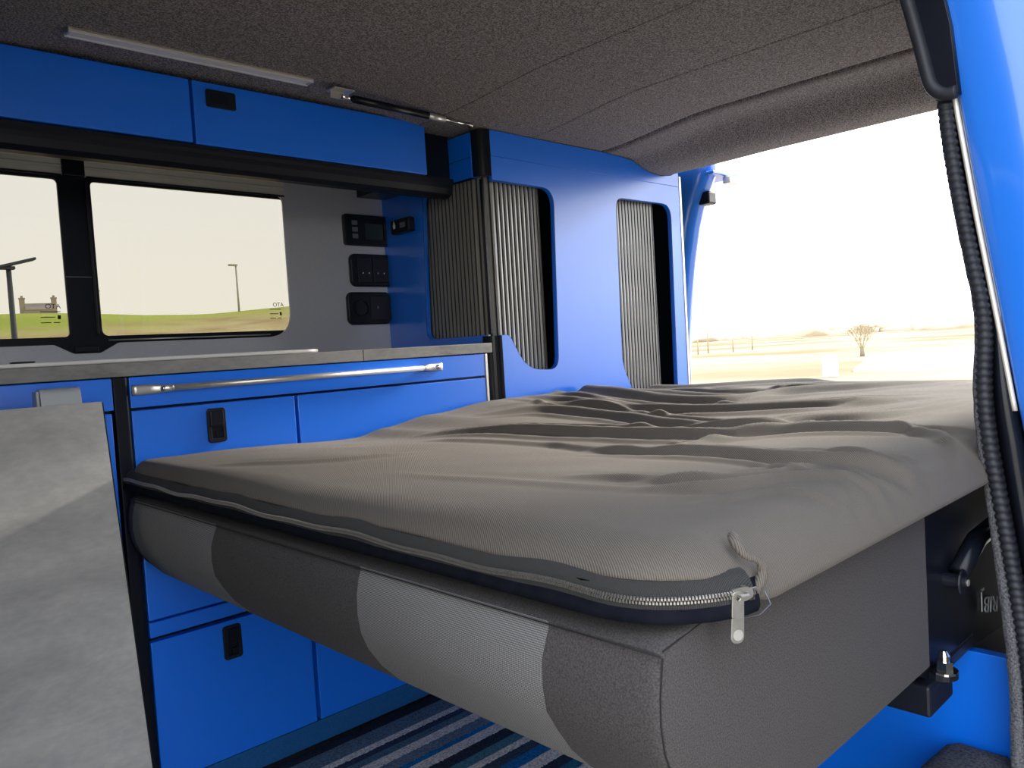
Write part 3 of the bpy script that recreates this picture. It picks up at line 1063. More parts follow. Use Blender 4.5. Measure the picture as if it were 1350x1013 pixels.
# ------------------------------------------------------------------ upper cabinets
up = thing('overhead_cabinet', 'row of blue overhead lockers above the window', 'cabinet')
bm = bmesh.new()
add_box(bm, (-0.60, 1.6185, 1.272), (1.268, 1.66, 1.388))
add_box(bm, (-0.60, 1.655, 1.306), (1.268, 1.93, 1.388))
mesh_obj('carcass', bm, m_blacksat, up)
d1 = box('door', (-0.60, 1.600, 1.274), (0.6695, 1.618, 1.4010), m_blue, up)
d2 = box('door', (0.6760, 1.600, 1.272), (1.268, 1.618, 1.4010), m_blue, up)
plate('latch', rrect(0.703, 1.352, 0.764, 1.386, 0.003), [], 0.005, m_black, 'XZ', 1.595, d2, 0.001)
box('latch_button', (0.712, 1.5925, 1.358), (0.748, 1.5955, 1.381), m_blacksat, d2, 0.001)
# black curved pelmet under the lockers
bm = bmesh.new()
pr = [(1.6185, 1.2715), (1.602, 1.2700), (1.6015, 1.262), (1.6065, 1.256), (1.6065, 1.246), (1.612, 1.232), (1.625, 1.2240), (1.640, 1.2220), (1.650, 1.2240), (1.655, 1.2320), (1.655, 1.2715)]
add_sweep(bm, [[(-0.60, y, z) for y, z in pr], [(1.355, y, z) for y, z in pr]])
mesh_obj('pelmet', bm, m_black, up)
bm = bmesh.new()
add_box(bm, (1.2685, 1.625, 1.273), (1.3630, 1.93, 1.386))
mesh_obj('filler', bm, m_blacksat, up)
tube('trim_rail', [(1.052, 1.9465, 1.2975), (1.36, 1.9465, 1.2975)], 0.0022, m_steel, up, 8)

# ------------------------------------------------------------------ tall unit with roller shutters
tall = thing('tall_cabinet', 'tall blue cabinet with two ribbed roller-shutter openings at the bed\'s far side', 'cabinet')
XS = 1.365
# front board: tambour cut-outs
FR = 1.3795
outer = [(1.401, 0.0), (2.2420, 0.0), (2.2420, 1.3145), (1.401, 1.3145), (1.401, 1.2545)]
open1 = rpoly([(1.401, 1.2545), (1.632, 1.2525), (1.612, 0.748), (1.487, 0.757), (1.428, 0.852), (1.401, 0.852)], [0, 0.05, 0.04, 0.05, 0.012, 0], 8)
outer = [(1.401, 0.0), (2.2420, 0.0), (2.2420, 1.3145), (1.401, 1.3145)] + open1
open2 = rpoly([(1.905, 1.2530), (2.193, 1.2545), (2.180, 0.56), (2.00, 0.56), (1.895, 0.745)], [0.035, 0.05, 0.03, 0.03, 0.04], 8)
plate('front_board', outer, [open2], 0.015, m_blue, 'XZ', 1.500, tall, 0.001)
# top fascia scribed to the ceiling
tf = [(1.401, 1.3165), (2.2420, 1.3165)] + [(x, min(zc(x, 1.5) - 0.003, 1.385)) for x in [2.242, 2.2, 2.15, 2.1, 2.05, 2.0, 1.95, 1.85, 1.7, 1.55, 1.401]]
plate('top_fascia', tf, [], 0.015, m_blue, 'XZ', 1.500, tall, 0.0005)
# side board (faces the kitchen) with the wrap-round opening, above the worktop
so = [(1.9475, 0.836), (1.9475, 1.270)] + [(1.95 - 0.001, 1.27)]
side_open = rpoly([(1.5385, 1.2640), (1.752, 1.2640), (1.772, 0.8540), (1.5385, 0.8540)], [0, 0.03, 0.03, 0], 8)
so = [(1.5385, 0.836), (1.9475, 0.836), (1.9475, 1.378), (1.5385, 1.378)] + side_open
plate('side_board', so, [], 0.015, m_blue, 'YZ', XS, tall, 0.0008)
plate('side_seam', [(1.54, 1.3155), (1.90, 1.3155), (1.90, 1.3165), (1.54, 1.3165)], [], 0.0006, m_blacksat, 'YZ', XS - 0.0007, tall, 0.0001)
def lining(path, axis_, off):
    bm = bmesh.new()
    N = len(path)
    area = sum(path[i][0] * path[(i + 1) % N][1] - path[(i + 1) % N][0] * path[i][1] for i in range(N))
    sg = 1 if area > 0 else -1
    secs = []
    for i in range(N):
        a, b = Vector(path[i - 1]), Vector(path[(i + 1) % N])
        if i == 0:
            a = Vector(path[0])
        if i == N - 1:
            b = Vector(path[-1])
        d = (b - a).normalized()
        nn = Vector((-d.y, d.x)) * sg
        p = Vector(path[i])
        row = []
        for w, dd in ((0.0002, 0.0), (0.0008, 0.0), (0.0008, 0.0175), (0.0002, 0.0175)):
            q = p + nn * w
            row.append((q.x, off + dd, q.y) if axis_ == 'XZ' else (off + dd, q.x, q.y))
        secs.append(row)
    add_sweep(bm, secs)
    return mesh_obj('opening_trim', bm, m_blacksat, tall)


lining(open1, 'XZ', 1.4998)
lining(open2 + [open2[0]], 'XZ', 1.4998)
lining(side_open, 'YZ', XS - 0.0002)
# black quarter-round corner profile above and below the shutter
for z0, z1 in ((1.2645, 1.382), (0.0, 0.8515)):
    bm = bmesh.new()
    arc = [(1.4005 - 0.0345 * math.cos(a), 1.5355 - 0.0345 * math.sin(a)) for a in [math.pi / 2 * i / 8 for i in range(9)]]
    if z0 == 0.0:
        arc = [(1.4005 - 0.036 * math.cos(a) * (1), 1.5355 - 0.036 * math.sin(a)) for a in [math.pi / 2 * i / 8 for i in range(9)]]
    ring = arc + [(1.4005, 1.514), (1.392, 1.527), (1.380, 1.5355)]
    add_sweep(bm, [[(a, b, z0) for a, b in ring], [(a, b, z1) for a, b in ring]])
    mesh_obj('corner_post', bm, m_blacksat, tall, False)
box('end_trim', (2.2430, 1.4985, 0.0), (2.2540, 1.54, 1.350), m_steel, tall, 0.001)
box('end_trim_edge', (2.2545, 1.500, 0.0), (2.2585, 1.56, 1.350), m_blacksat, tall, 0.0005)
box('end_board', (2.2260, 1.5165, 0.0), (2.2420, 1.9475, 1.345), m_blacksat, tall, 0.001)
box('back_board', (1.386, 1.80, 0.84), (2.224, 1.806, 1.36), m_blacksat, tall, 0.0)
box('inner_divider', (1.72, 1.5165, 0.70), (1.735, 1.799, 1.31), m_blacksat, tall, 0.0)


def shutter(path, z0, z1, rad_=0.0045, pitch=0.0158, parent=None, name='roller_shutter'):
    """vertical slats along a path (x,y list)"""
    P_ = [Vector((a, b)) for a, b in path]
    seg = [(P_[i + 1] - P_[i]).length for i in range(len(P_) - 1)]
    tot = sum(seg)
    n = int(tot / pitch)

    def at_(s):
        for i, l in enumerate(seg):
            if s <= l or i == len(seg) - 1:
                d = (P_[i + 1] - P_[i]).normalized()
                return P_[i] + d * s, d
            s -= l
    bm = bmesh.new()
    line = []
    for k in range(n):
        for u_ in range(7):
            f_ = (0, 0.07, 0.16, 0.5, 0.84, 0.93, 1.0)[u_]
            s = (k + f_) * pitch
            p, d = at_(min(s, tot))
            nn = Vector((d.y, -d.x))
            h = (-0.0022, -0.0022, 0.0016, 0.0028, 0.0016, -0.0022, -0.0022)[u_]
            line.append(p + nn * h)
    lo = [bm.verts.new((p.x, p.y, z0)) for p in line]
    hi = [bm.verts.new((p.x, p.y, z1)) for p in line]
    for i in range(len(line) - 1):
        f_ = bm.faces.new((lo[i], lo[i + 1], hi[i + 1], hi[i]))
        if i % 7 in (0, 1, 4, 5, 6):
            f_.material_index = 1
    # backing cloth
    back = []
    for i in range(0, n * 4 + 1):
        p, d = at_(min(tot, i * tot / (n * 4)))
        nn = Vector((d.y, -d.x))
        back.append(p - nn * 0.003)
    lo = [bm.verts.new((p.x, p.y, z0)) for p in back]
    hi = [bm.verts.new((p.x, p.y, z1)) for p in back]
    for i in range(len(back) - 1):
        bm.faces.new((lo[i], lo[i + 1], hi[i + 1], hi[i]))
    return mesh_obj(name, bm, [m_tambour, m_tambourd], parent, False, False)


cx_, cy_, rr_ = 1.433, 1.573, 0.045
arc = [(cx_ - rr_ * math.cos(a), cy_ - rr_ * math.sin(a)) for a in [math.pi / 2 * i / 8 for i in range(9)]]
arc2 = [(1.575 + 0.045 * math.sin(a), 1.573 - 0.045 * math.cos(a)) for a in [math.pi / 2 * i / 8 for i in range(9)]]
s1 = shutter([(1.388, 1.79)] + arc + arc2 + [(1.62, 1.66)], 0.745, 1.268, parent=tall)
s2 = shutter([(1.88, 1.535), (2.125, 1.535), (2.14, 1.54), (2.15, 1.56), (2.15, 1.6)], 0.56, 1.268, parent=tall)
box('shutter_corner_strip', (1.384, 1.524, 0.856), (1.392, 1.534, 1.260), m_blacksat, tall, 0.002)  # dark strip added for the glossy rounded corner of the shutter
# ------------------------------------------------------------------ switch gear on the wall
cp = thing('control_panel', 'black control panel with small display and six grey keys on grey wall', 'control panel')
plate('housing', rrect(1.226, 1.140, 1.415, 1.224, 0.006), [rrect(1.291, 1.154, 1.360, 1.206, 0.002)], 0.016, m_black, 'XZ', 1.9335, cp, 0.002)
box('display', (1.2915, 1.9415, 1.1545), (1.3595, 1.9445, 1.2055), m_screen, cp, 0.0)
for x in (1.256, 1.3835):
    for z in (1.1635, 1.1825, 1.2015):
        box('key', (x - 0.009, 1.9310, z - 0.0065), (x + 0.009, 1.9345, z + 0.0065), m_key, cp, 0.001)

sp_ = thing('switch_panel', 'rounded black light switch panel with four tiny white dots, middle of stack', 'switch panel')
plate('housing', rrect(1.240, 1.024, 1.376, 1.110, 0.014), [], 0.014, m_black, 'XZ', 1.9355, sp_, 0.004)
box('rocker', (1.256, 1.9320, 1.030), (1.3065, 1.9360, 1.104), m_blacksat, sp_, 0.002)
box('rocker', (1.3085, 1.9320, 1.030), (1.3600, 1.9360, 1.104), m_blacksat, sp_, 0.002)
for x in (1.273, 1.294, 1.3245, 1.346):
    bm = bmesh.new()
    add_tube(bm, [(x, 1.9325, 1.058), (x, 1.9312, 1.058)], 0.0022, 10)
    mesh_obj('indicator_dot', bm, m_white, sp_)

so_ = thing('power_socket', 'rounded black double socket plate, lowest of the three on grey wall', 'socket')
plate('housing', rrect(1.222, 0.914, 1.362, 1.000, 0.014), [], 0.014, m_black, 'XZ', 1.9355, so_, 0.004)
bm = bmesh.new()
ring = [2 * math.pi * i / 24 for i in range(24)]
add_sweep(bm, [[(1.262 + r * math.cos(a), y, 0.957 + r * math.sin(a)) for a in ring] for r, y in ((0.026, 1.9358), (0.026, 1.9325), (0.021, 1.9320), (0.020, 1.9352))])
mesh_obj('socket_well', bm, m_blacksat, so_, False)
box('cover_flap', (1.292, 1.9325, 0.922), (1.350, 1.9360, 0.992), m_blacksat, so_, 0.002)
box('flap_mark', (1.3145, 1.9318, 0.955), (1.3185, 1.9326, 0.963), m_key, so_, 0)

us = thing('toggle_switch', 'small black switch box with white mark on the tall unit\'s blue side', 'switch')
bm = bmesh.new()
add_box(bm, (1.340, 1.790, 1.163), (1.3645, 1.878, 1.203), 0.005, 3)
mesh_obj('housing', bm, m_black, us)
bm = bmesh.new()
add_tube(bm, [(1.3398, 1.858, 1.182), (1.3385, 1.858, 1.182)], 0.0055, 12)
mk = [(1.858, 1.199), (1.852, 1.184), (1.864, 1.184)]
add_sweep(bm, [[(x, y, z) for y, z in mk] for x in (1.3396, 1.3386)])
mesh_obj('white_mark', bm, m_white, us)
box('toggle', (1.3375, 1.805, 1.176), (1.3400, 1.830, 1.190), m_key, us, 0.001)

# ------------------------------------------------------------------ ceiling lamp strip and gas strut
lt = thing('strip_lamp', 'slim aluminium strip lamp on the carpeted ceiling above lockers', 'lamp')
bm = bmesh.new()
add_box(bm, (0.424, 1.492, 1.4045), (0.893, 1.497, 1.4125), 0.0008)
add_box(bm, (0.424, 1.517, 1.4045), (0.893, 1.522, 1.4125), 0.0008)
add_box(bm, (0.424, 1.492, 1.4105), (0.893, 1.522, 1.4130), 0.0)
mesh_obj('housing', bm, m_alu, lt)
box('diffuser', (0.428, 1.4975, 1.4062), (0.886, 1.5165, 1.4100), m_diff, lt, 0.001)
box('end_cap', (0.8875, 1.4975, 1.4055), (0.8930, 1.5165, 1.4100), m_greyplastic, lt, 0.001)
box('end_cap', (0.4240, 1.4975, 1.4055), (0.4275, 1.5165, 1.4100), m_greyplastic, lt, 0.001)

st = thing('gas_strut', 'black gas strut with silver joints below the carpeted ceiling above lockers', 'strut')
A_ = Vector((0.962, 1.500, 1.3905))
B_ = Vector((1.338, 1.500, 1.3835))
dv = (B_ - A_).normalized()
bm = bmesh.new()
add_box(bm, (0.938, 1.485, 1.4010), (0.990, 1.522, 1.4045), 0.0006)
add_box(bm, (0.940, 1.505, 1.3860), (0.975, 1.508, 1.4030), 0.0006)
mesh_obj('mounting_plate', bm, m_steel, st)
tube('end_joint', [A_, A_ + dv * 0.03], [0.006, 0.0042], m_chrome, st, 12)
tube('cylinder', [A_ + dv * 0.032, A_ + dv * 0.24], 0.0085, m_blacksat, st, 14)
tube('label_band', [A_ + dv * 0.2405, A_ + dv * 0.2905], 0.0078, m_steel, st, 14)
tube('rod', [A_ + dv * 0.29, B_ - dv * 0.004], 0.0032, m_chrome, st, 10)
bm = bmesh.new()
tq = bmesh.new()
bmesh.ops.create_uvsphere(bm, u_segments=12, v_segments=8, radius=0.006)
bmesh.ops.translate(bm, verts=bm.verts, vec=B_)
tq.free()
mesh_obj('end_joint', bm, m_chrome, st, True)
bm = bmesh.new()
add_tube(bm, [B_ + Vector((0, 0.006, -0.005)), B_ + Vector((0, 0.0, 0.016))], 0.004, 8)
mesh_obj('mounting_stud', bm, m_blacksat, st, True)

# ------------------------------------------------------------------ bed
bed = thing('folding_bed', 'fold-flat seat bed with charcoal and light grey woven upholstery', 'bed')


def cushion_profile(zt):
    """x,z outline of the front cushion cross section from top-back to bottom-back (front is low x)"""
    return None


yl = [0.345 + 0.0 * i for i in range(1)]
# seat cushion: cross section swept along y, closed with rounded side
seams = [1.452, 1.112, 0.735, 0.452]
ysec = sorted(set([round(0.337 + 0.0191 * i, 4) for i in range(61)] + seams))
ysec = [y for y in ysec if y <= 1.495]


def front_sec(y):
    e = 0.0
    b = 0.006 * math.sin(y * 9.0) * 0.5
    # bulge between seams
    pts = [(0.985, 0.604), (0.80, 0.606), (0.60, 0.6065), (0.52, 0.6055), (0.482, 0.6020), (0.463, 0.5965), (0.4545, 0.5915),
           (0.4555, 0.588), (0.452, 0.580), (0.447 + b, 0.562), (0.446 + b, 0.54), (0.449 + b, 0.518), (0.458, 0.498), (0.474, 0.474), (0.498, 0.449),
           (0.530, 0.428), (0.570, 0.415), (0.62, 0.409), (0.70, 0.406), (0.85, 0.405), (0.985, 0.405)]
    return pts


bm = bmesh.new()
secs = []
cols = []
Ys = [0.337]
rows = []
side_n = [(0.345, 0.012), (0.3395, 0.006), (0.337, 0.0)]


def ring_at(y, inset):
    P_ = front_sec(y)
    cx, cz = 0.74, 0.505
    out = []
    for x, z in P_:
        dx = inset if x < 0.60 else (0 if x < 0.95 else -inset)
        dz = -inset if z > 0.55 else (inset if z < 0.45 else 0)
        out.append((x + dx, y, z + dz))
    return out


ysall = [(0.3372, 0.0052), (0.3385, 0.0026), (0.3420, 0.0008), (0.350, 0.0)] + [(y, 0.0) for y in ysec if 0.36 < y < 1.483] + [(1.487, 0.002), (1.493, 0.008)]
rings = [[bm.verts.new(p) for p in ring_at(y, i_)] for y, i_ in ysall]
n_ = len(rings[0])
for i in range(len(rings) - 1):
    ymid = (ysall[i][0] + ysall[i + 1][0]) / 2
    for k in range(n_):
        f_ = bm.faces.new((rings[i][k], rings[i][(k + 1) % n_], rings[i + 1][(k + 1) % n_], rings[i + 1][k]))
        front = 6 <= k <= 17
        if front and (0.452 < ymid < 0.735 or 1.112 < ymid < 1.452):
            f_.material_index = 1
bm.faces.new(rings[0])
bm.faces.new(rings[-1][::-1])
cush = mesh_obj('seat_cushion', bm, [m_cush, m_weave], bed, True)
md = cush.modifiers.new('s', 'EDGE_SPLIT')
md.split_angle = math.radians(50)
# side boxing slightly bulged: separate lower side swell is part of the cushion; seam piping
m_seam = mat('seam_thread', (0.012, 0.012, 0.014), 0.9)
tube('seam', [(0.4535, y, 0.5895) for y in [0.339 + 0.0577 * i for i in range(21)] if y < 1.494], 0.0007, m_seam, cush, 6)
tube('seam', [(0.4555, 0.3382, 0.588), (0.4500, 0.3378, 0.56), (0.4490, 0.3378, 0.54), (0.452, 0.3378, 0.518), (0.460, 0.338, 0.498), (0.476, 0.338, 0.475)], 0.0007, m_seam, cush, 6)
tube('seam', [(0.4555 + 0.02 * i, 0.3378, 0.5930 + 0.008 * min(1, i / 3)) for i in range(27)], 0.0007, m_seam, cush, 6)

# rear cushions (lie under the topper, reach the tailgate)
bm = bmesh.new()
add_box(bm, (0.998, 0.372, 0.47), (2.20, 1.494, 0.600), 0.03, 4)
mesh_obj('back_cushion', bm, m_cush, bed, True)
# base with blue front board
box('base_front', (1.222, 0.292, 0.0), (1.240, 1.494, 0.345), m_blue, bed, 0.001)
box('base_box', (1.2405, 0.385, 0.0), (2.18, 1.494, 0.465), m_blacksat, bed, 0.0)
# steel side plate and bracket
sp = rpoly([(0.955, 0.595), (0.975, 0.40), (1.030, 0.372), (1.085, 0.345), (1.100, 0.372), (1.225, 0.352), (1.40, 0.335), (1.40, 0.600)], [0.01, 0.03, 0.01, 0.01, 0.01, 0.01, 0.01, 0.01], 4)
plate('hinge_plate', [(x, z) for x, z in sp], [], 0.008, m_blacksat, 'XZ', 0.362, bed, 0.001)
bm = bmesh.new()
add_box(bm, (1.015, 0.350, 0.327), (1.100, 0.440, 0.367), 0.004, 2)
add_box(bm, (1.05, 0.36, 0.352), (1.225, 0.43, 0.372), 0.004, 2)
add_tube(bm, [(1.062, 0.352, 0.375), (1.062, 0.352, 0.366)], 0.02, 16)
mesh_obj('foot_bracket', bm, m_black, bed)
bo = thing('x', 'x', 'x')
bpy.data.objects.remove(bo)
bm = bmesh.new()
cB = Vector((1.052, 0.345, 0.376))
add_tube(bm, [cB, cB + Vector((0, 0, 0.003))], 0.0155, 20)
add_tube(bm, [cB + Vector((0, 0, 0.003)), cB + Vector((0, 0, 0.015))], 0.0105, 6)
add_tube(bm, [cB + Vector((0, 0, 0.015)), cB + Vector((0, 0, 0.022)), cB + Vector((0, 0, 0.028))], [0.0075, 0.0075, 0.004], 14)
mesh_obj('bolt', bm, m_chrome, bed)
bm = bmesh.new()
add_tube(bm, [(1.118, 0.362, 0.476), (1.118, 0.335, 0.476)], [0.010, 0.0085], 16)
add_tube(bm, [(1.118, 0.341, 0.476), (1.118, 0.339, 0.476)], [0.017, 0.016], 16)
mesh_obj('pivot_pin', bm, m_black, bed)
bm = bmesh.new()
add_tube(bm, [(1.118, 0.3345, 0.476), (1.118, 0.333, 0.476)], 0.0045, 12)
mesh_obj('pin_tip', bm, m_steel, bed)
tube('linkage_bar', [(1.135, 0.350, 0.482), (1.20, 0.346, 0.515), (1.30, 0.346, 0.52)], 0.013, m_blacksat, bed, 10)
rot180 = Matrix.Rotation(math.radians(194), 3, 'Y') @ RX90
lbl = text_obj('plate_label', 'RIB', 0.034, (1.346, 0.3600, 0.393), rot180, m_white, bed, 0.0004, sx=1.5)
bm = bmesh.new()
add_box(bm, (1.262, 0.3595, 0.392), (1.266, 0.3605, 0.424), 0)
add_box(bm, (1.262, 0.3595, 0.421), (1.276, 0.3605, 0.425), 0)
mesh_obj('plate_label', bm, m_white, bed)
# ------------------------------------------------------------------ mattress topper
TOP = thing('mattress_topper', 'wrinkled charcoal mattress topper with long zip lying on the folded-out bed', 'mattress')
RID = [
    ([(1.776, 1.719), (2.02, 1.683), (2.007, 1.32), (2.179, 1.079), (2.3, 0.7)], 0.007, 0.022),
    ([(1.263, 1.67), (1.555, 1.784), (1.734, 1.66), (1.628, 1.261), (1.607, 1.002), (1.803, 0.926), (1.987, 0.771), (2.176, 0.632)], 0.011, 0.026),
    ([(1.183, 1.333), (1.294, 1.242), (1.288, 1.054), (1.19, 0.83), (1.171, 0.67), (1.274, 0.634), (1.396, 0.543), (1.678, 0.484)], 0.009, 0.018),
    ([(0.959, 1.272), (1.025, 1.097), (1.052, 0.863), (1.074, 0.672), (1.168, 0.582), (1.211, 0.442), (1.261, 0.362)], 0.010, 0.016),
    ([(0.907, 0.875), (0.905, 0.691), (1.099, 0.629)], 0.004, 0.012),
    ([(0.997, 0.51), (0.964, 0.353), (1.013, 0.323)], 0.004, 0.011),
    ([(0.877, 0.761), (0.91, 0.571), (0.904, 0.452), (0.926, 0.362), (0.958, 0.328)], 0.0085, 0.013),
    ([(0.698, 0.641), (0.736, 0.517), (0.8, 0.45), (0.899, 0.424)], 0.0038, 0.011),
    ([(0.658, 0.516), (0.718, 0.453), (0.795, 0.422), (0.846, 0.353), (0.811, 0.298)], 0.005, 0.011),
    ([(0.636, 0.424), (0.718, 0.404), (0.755, 0.357), (0.753, 0.315)], 0.003, 0.009),
    ([(1.209, 0.447), (1.16, 0.369), (1.008, 0.291)], 0.006, 0.012),
    ([(0.866, 1.15), (0.901, 0.966), (0.913, 0.792)], 0.003, 0.012),
    ([(0.837, 0.372), (0.78, 0.31), (0.716, 0.29)], 0.003, 0.010),
    ([(0.964, 0.353), (0.895, 0.31), (0.8, 0.29)], 0.004, 0.010),
    ([(0.517, 1.236), (0.625, 1.088), (0.752, 1.03)], 0.0025, 0.014),
    ([(0.619, 0.897), (0.648, 0.659), (0.679, 0.506), (0.767, 0.431)], 0.0012, 0.014),
    ([(1.45, 1.45), (1.42, 1.15), (1.44, 0.90), (1.56, 0.72), (1.75, 0.60)], 0.011, 0.020),
    ([(1.86, 1.35), (1.80, 1.10), (1.93, 0.93)], 0.007, 0.018),
]


def crom(P_, n=10):
    P_ = [Vector(p) for p in P_]
    Q = [P_[0] * 2 - P_[1]] + P_ + [P_[-1] * 2 - P_[-2]]
    out = []
    for i in range(1, len(Q) - 2):
        for k in range(n):
            t = k / n
            a, b, c, d = Q[i - 1], Q[i], Q[i + 1], Q[i + 2]
            out.append(0.5 * ((2 * b) + (c - a) * t + (2 * a - 5 * b + 4 * c - d) * t * t + (3 * b - a - 3 * c + d) * t ** 3))
    out.append(P_[-1])
    return out


for i0, dx0, dy0, hs in ((1, -0.09, -0.02, 0.35), (1, 0.10, 0.03, 0.5), (2, -0.05, -0.03, 0.35), (2, 0.07, 0.05, 0.55), (3, -0.05, 0.0, 0.3), (3, 0.06, 0.02, 0.45),
                         (6, 0.04, 0.02, 0.35), (8, 0.03, 0.04, 0.5), (16, 0.08, 0.03, 0.45), (16, -0.07, 0.02, 0.4), (0, 0.07, 0.0, 0.6), (0, -0.08, 0.0, 0.5), (6, -0.035, -0.02, 0.3), (17, 0.06, -0.1, 0.6)):
    p_, h_, w_ = RID[i0]
    RID.append(([(x + dx0 * (1 + 0.5 * math.sin(7 * k)), y + dy0) for k, (x, y) in enumerate(p_)], h_ * hs, w_ * 0.7))
RP = [(crom(p), h * 1.55, w * 0.75) for p, h, w in RID]
RB = [(min(v.x for v in p) - 5 * w, max(v.x for v in p) + 5 * w, min(v.y for v in p) - 5 * w, max(v.y for v in p) + 5 * w) for p, h, w in RP]


def ridges(x, y):
    tot = 0.0
    for (P_, h, w), (a, b, c, d) in zip(RP, RB):
        if not (a < x < b and c < y < d):
            continue
        best = 9
        bi = 0
        side = 1
        for i in range(len(P_) - 1):
            ax, ay = P_[i]
            bx, by = P_[i + 1]
            dx, dy = bx - ax, by - ay
            L2 = dx * dx + dy * dy + 1e-12
            t = ((x - ax) * dx + (y - ay) * dy) / L2
            t = 0 if t < 0 else (1 if t > 1 else t)
            ex, ey = x - ax - t * dx, y - ay - t * dy
            dd = ex * ex + ey * ey
            if dd < best:
                best = dd
                bi = i + t
                side = 1 if ex + 0.6 * ey > 0 else -1
        dd = math.sqrt(best)
        k = bi / (len(P_) - 1)
        fade = min(1.0, min(k, 1 - k) * 5 + 0.12)
        # steep on one flank, slack hollow on the other
        ww = w * (0.75 if side > 0 else 1.7)
        tot += h * fade * (math.exp(-(dd / ww) ** 2)  - 0.30 * math.exp(-((dd - 2.3 * w) / (1.3 * w)) ** 2))
    return tot


WALLZ = [(0.47, 0.656), (0.65, 0.656), (0.92, 0.643), (1.0, 0.655), (1.13, 0.672), (1.33, 0.688), (1.60, 0.687), (1.94, 0.668), (2.25, 0.655)]


def topz(x, y):
    mid = 0.660 + 0.008 * ss(1.2, 2.1, x)
    wz = lerp_tab(WALLZ, x)
    k = ss(1.05, 1.48, y)
    z = mid * (1 - k) + wz * k
    z += 0.004 * noise.noise(Vector((x * 3, y * 3, 1.3))) + 0.0015 * noise.noise(Vector((x * 11 + y * 4, y * 9, 4.0)))
    return z + ridges(x, y)


X0, X1, Y0, Y1 = 0.4600, 2.235, 0.313, 1.4955
RC = 0.085


def sd(x, y):
    """inside distance to rounded outline (positive inside)"""
    rc = RC if (x < 1.3 and y < 0.9) else 0.04
    cx, cy = (X0 + X1) / 2, (Y0 + Y1) / 2
    qx = abs(x - cx) - ((X1 - X0) / 2 - rc)
    qy = abs(y - cy) - ((Y1 - Y0) / 2 - rc)
    o_ = math.hypot(max(qx, 0), max(qy, 0)) + min(max(qx, qy), 0) - rc
    return -o_


def clampin(x, y):
    rc = RC if (x < 1.3 and y < 0.9) else 0.04
    cx, cy = (X0 + X1) / 2, (Y0 + Y1) / 2
    hx, hy = (X1 - X0) / 2 - rc, (Y1 - Y0) / 2 - rc
    dx, dy = x - cx, y - cy
    if abs(dx) > hx and abs(dy) > hy:
        ox, oy = abs(dx) - hx, abs(dy) - hy
        # map square corner to round corner
        m_ = max(ox, oy)
        l = math.hypot(ox, oy)
        if l > 0:
            ox, oy = ox * m_ / l, oy * m_ / l
        return cx + math.copysign(hx + ox, dx), cy + math.copysign(hy + oy, dy)
    return x, y


def axis(a, b, n, edge):
    out = []
    fine = [0, 0.0008, 0.002, 0.004, 0.007, 0.011, 0.016, 0.022, 0.029, 0.037]
    out += [a + f_ for f_ in fine]
    k = int((b - a - 0.09) / n)
    for i in range(k + 1):
        out.append(a + 0.045 + (b - a - 0.09) * i / k)
    out += [b - f_ for f_ in fine[::-1]]
    return out


xa = axis(X0, X1, 0.0048, 0)
ya = axis(Y0, Y1, 0.0046, 0)
bm = bmesh.new()
G = []


def rimz(x, y):
    # lower limit of the upper cover: lip along the front, lower at the sides
    near_front = 1 - ss(X0 + 0.03, X0 + 0.12, x)
    side = 0.606
    lip = 0.6372 + 0.0012 * math.sin(y * 21)
    return side * (1 - near_front) + lip * near_front


for x in xa:
    row = []
    for y in ya:
        xx, yy = clampin(x, y)
        d = max(0.0, sd(xx, yy))
        zt = topz(xx, yy)
        zr0 = rimz(xx, yy)
        rw = 0.026 + 0.034 * ss(1.3, 1.0, yy) + 0.012 * ss(0.60, 0.75, xx) * ss(0.9, 0.5, yy)
        if d < rw:
            k = 1 - d / rw
            z = zr0 + (zt - zr0) * max(0.0, 1 - k ** 2.3) ** 0.62
        else:
            z = zt
        row.append(bm.verts.new((xx, yy, z)))
    G.append(row)
for i in range(len(xa) - 1):
    for j in range(len(ya) - 1):
        try:
            bm.faces.new((G[i][j], G[i + 1][j], G[i + 1][j + 1], G[i][j + 1]))
        except ValueError:
            pass
# turn the rim under a little
rim = [G[i][0] for i in range(len(xa))] + [G[-1][j] for j in range(1, len(ya))] + [G[i][-1] for i in range(len(xa) - 2, -1, -1)] + [G[0][j] for j in range(len(ya) - 2, 0, -1)]
under = []
for v in rim:
    cx, cy = 1.3, 0.9
    x, y, z = v.co
    under.append(bm.verts.new((x + 0.005 * (1 if x < cx else -1) * (1 - ss(X0, X0 + 0.1, min(x - 0, 9)) if x < cx else 1),
                               y + 0.005 * (1 if y < cy else -1) * (1 if (y < Y0 + 0.05 or y > Y1 - 0.05) else 0), z - 0.0025)))
for i in range(len(rim)):
    a, b = rim[i], rim[(i + 1) % len(rim)]
    c, d = under[(i + 1) % len(rim)], under[i]
    bm.faces.new((a, d, c, b))
bmesh.ops.remove_doubles(bm, verts=bm.verts, dist=1e-5)
cover = mesh_obj('cover', bm, m_topper, TOP, True)


def outline(inset, y_from=1.493, x_to=2.2, step=0.012):
    """path along front edge, round the near corner, along the near side"""
    r = RC - inset
    x0, y0 = X0 + inset, Y0 + inset
    pts = []
    y = y_from
    while y > Y0 + RC:
        pts.append((x0, y))
        y -= step
    for i in range(13):
        a = math.pi / 2 * i / 12
        pts.append((X0 + RC - r * math.cos(a), Y0 + RC - r * math.sin(a)))
    x = X0 + RC + step
    while x < x_to:
        pts.append((x, y0))
        x += step
    return pts


def wave(s):
    return 0.0016 * math.sin(s * 19) + 0.001 * math.sin(s * 43 + 0.7)


